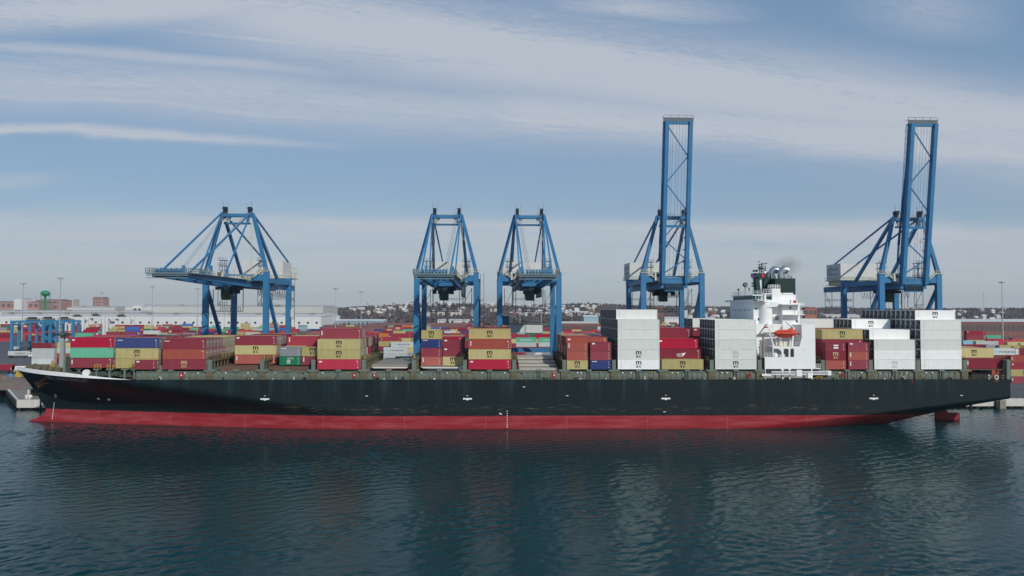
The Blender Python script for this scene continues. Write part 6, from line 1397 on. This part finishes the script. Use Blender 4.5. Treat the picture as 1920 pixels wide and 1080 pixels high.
mb = MB(); mb.box(x - 1.6, x + 1.6, yy, yy + 0.8, GZ, GZ + 0.9); mb.box(x - 1.6, x + 1.6, yy + 1.8, yy + 2.6, GZ, GZ + 0.9); mb.build('track', m_dark, o)
mb = MB(); mb.box(x - 1.5, x + 1.4, yy + 0.1, yy + 2.5, GZ + 0.91, GZ + 2.0); mb.box(x - 0.9, x + 0.2, yy + 0.2, yy + 1.4, GZ + 2.001, GZ + 3.3); mb.build('cab', m_yel, o)
mb = MB(); mb.beam((x + 0.8, yy + 1.2, GZ + 1.8), (x + 1.0, yy + 1.2, GZ + 4.6), 0.5); mb.beam((x + 1.0, yy + 1.2, GZ + 4.6), (x + 2.6, yy + 1.2, GZ + 3.4), 0.4); mb.build('arm', m_yel, o)
def truck(px, py, Ln, cabc, boxc, label, txt=None, flip=1, Y=None):
    p = at(px, py); x, yy = p.x, p.y; o = empty('container_truck', p, label, 'truck', 'container trucks in the yard')
    mb = MB(); mb.box(x, x + Ln, yy, yy + 2.3, GZ + 1.0, GZ + 1.45); ch = mb.build('chassis', m_dark, o)
    mb = MB(); mb.box(x + 0.1, x + Ln - 0.1, yy - 0.05, yy + 2.4, GZ + 1.451, GZ + 4.2); bx = mb.build('container_box', cmat(boxc), o)
    if txt: mb = MB(); put_text(mb, txt, flat(x + Ln * 0.36, x + Ln * 0.9, GZ + 2.2, GZ + 3.3, yy - 0.08)); mb.build('lettering', mat('dark_slate_lettering', (0.03, 0.05, 0.07), 0.6), bx)
    cx_ = x + Ln + 0.4 if flip > 0 else x - 2.8; mb = MB(); mb.prism([(cx_, GZ + 0.7), (cx_ + 2.4, GZ + 0.7), (cx_ + 2.4, GZ + (1.9 if flip > 0 else 3.4)), (cx_ + (1.8 if flip > 0 else 2.4), GZ + 3.4), (cx_ + (0 if flip > 0 else 0.6), GZ + 3.4), (cx_, GZ + (3.4 if flip > 0 else 1.9))], yy, yy + 2.3); cb = mb.build('cab', cmat(cabc), o)
    mb = MB(); mb.box(cx_ + 0.6, cx_ + 1.6, yy - 0.03, yy - 0.004, GZ + 2.2, GZ + 3.0); mb.build('window', m_dark, cb)
    for wx in (x + 1, x + 2.3, x + Ln - 2, cx_ + 1.2): mb = MB(); mb.tube([(wx, yy - 0.04, GZ + 0.5), (wx, yy + 0.5, GZ + 0.5)], 0.5, 10); mb.build('wheel', m_dark, o)
truck(14.5, 671, 12.2, 'W', 'L', 'yard truck carrying a grey lettered container past the blue gantries', 'MAERSK')
truck(-12, 700, 9, 'V', 'D', 'beige truck with dark red load at the left edge of the yard', flip=1)
truck(560, 640, 12.2, 'W', 'R', 'white cab truck with red container behind the sixth bay')
for k, (px, py, c1, c2, wh_) in enumerate(((1815, 690, 'W', 'T', 'near the stern'), (664, 652, 'W', 'C', 'between cranes'))): truck(px, py, 12.2, c1, c2, f'white yard truck with {CN[c2]} container {wh_}')
# straddling red stacker seen beside the first crane
p = at(522, 642); o = empty('reach_stacker', p, 'orange reach stacker working beside the first crane\'s right leg', 'stacker'); x, yy = p.x, p.y
mb = MB(); mb.box(x - 3, x + 3, yy, yy + 3, GZ + 1, GZ + 2.6); mb.box(x - 0.5, x + 1.2, yy + 0.6, yy + 2.4, GZ + 2.601, GZ + 4.4); mb.build('chassis', mat('stacker_orange', (0.50, 0.10, 0.05), 0.6), o); mb = MB(); mb.beam((x - 2.6, yy + 1.5, GZ + 3), (x + 4.2, yy + 1.5, GZ + 10.5), 0.9); mb.build('boom_arm', mat('stacker_orange', (0.50, 0.10, 0.05), 0.6), o)
for wx in (-2, 2.2): mb = MB(); mb.tube([(x + wx, yy - 0.1, GZ + 0.9), (x + wx, yy + 0.7, GZ + 0.9)], 0.9, 12); mb.build('wheel', m_dark, o)

# ------------------------------------------------------------------ smoke and haze
m, t, b = bsdf('exhaust_smoke'); t.nodes.remove(b); L = t.links
g = N(t, 'ShaderNodeTexCoord'); n = N(t, 'ShaderNodeTexNoise'); n.inputs['Scale'].default_value = 2.6; n.inputs['Detail'].default_value = 5; L.new(g.outputs['Object'], n.inputs['Vector'])
sp_ = N(t, 'ShaderNodeSeparateXYZ'); L.new(g.outputs['Object'], sp_.inputs[0])
ln = N(t, 'ShaderNodeVectorMath', operation='LENGTH'); L.new(g.outputs['Object'], ln.inputs[0])
fall = mth(t, 'SUBTRACT', 1.0, ln.outputs['Value'], clamp=True)
den = mth(t, 'MULTIPLY', mth(t, 'MULTIPLY', mth(t, 'SUBTRACT', n.outputs['Fac'], 0.28, clamp=True), fall), mth(t, 'ADD', mth(t, 'MULTIPLY', sp_.outputs[0], -0.75), 0.9, clamp=True))
pv = N(t, 'ShaderNodeVolumePrincipled'); pv.inputs['Color'].default_value = (0.36, 0.30, 0.23, 1); L.new(mth(t, 'MULTIPLY', den, 0.95), pv.inputs['Density'])
L.new(pv.outputs[0], t.nodes['Material Output'].inputs['Volume'])
c = P(1478, 499.5, 15); mb = MB(); prof = [(math.sin(math.pi * k / 10), -math.cos(math.pi * k / 10)) for k in range(1, 10)]; mb.lathe((0, 0, 0), prof, 16)
o = mb.build('smoke', m); o.location = c; o.scale = (6.2, 3.0, 3.8); o.rotation_euler = (0, R(-14), 0)
tag(o, 'thin brown exhaust smoke drifting from the funnel pipes', 'smoke', kind='stuff')
if True:
    m, t, b = bsdf('haze_air'); t.nodes.remove(b)
    pv = N(t, 'ShaderNodeVolumePrincipled'); pv.inputs['Color'].default_value = (0.82, 0.86, 0.92, 1); pv.inputs['Density'].default_value = HAZE; pv.inputs['Anisotropy'].default_value = 0.2
    t.links.new(pv.outputs[0], t.nodes['Material Output'].inputs['Volume'])
    if hasattr(m, 'volume_sampling'): m.volume_sampling = 'DISTANCE'
    try: m.cycles.homogeneous_volume = True
    except Exception: pass
    mb = MB(); mb.box(-4400, 4400, -320, 5200, -4, 140); tag(mb.build('haze', m), 'pale even haze over harbour and hills', 'haze', kind='stuff')
S.cycles.volume_bounces = 0; S.cycles.max_bounces = 6
S.cycles.use_denoising = True
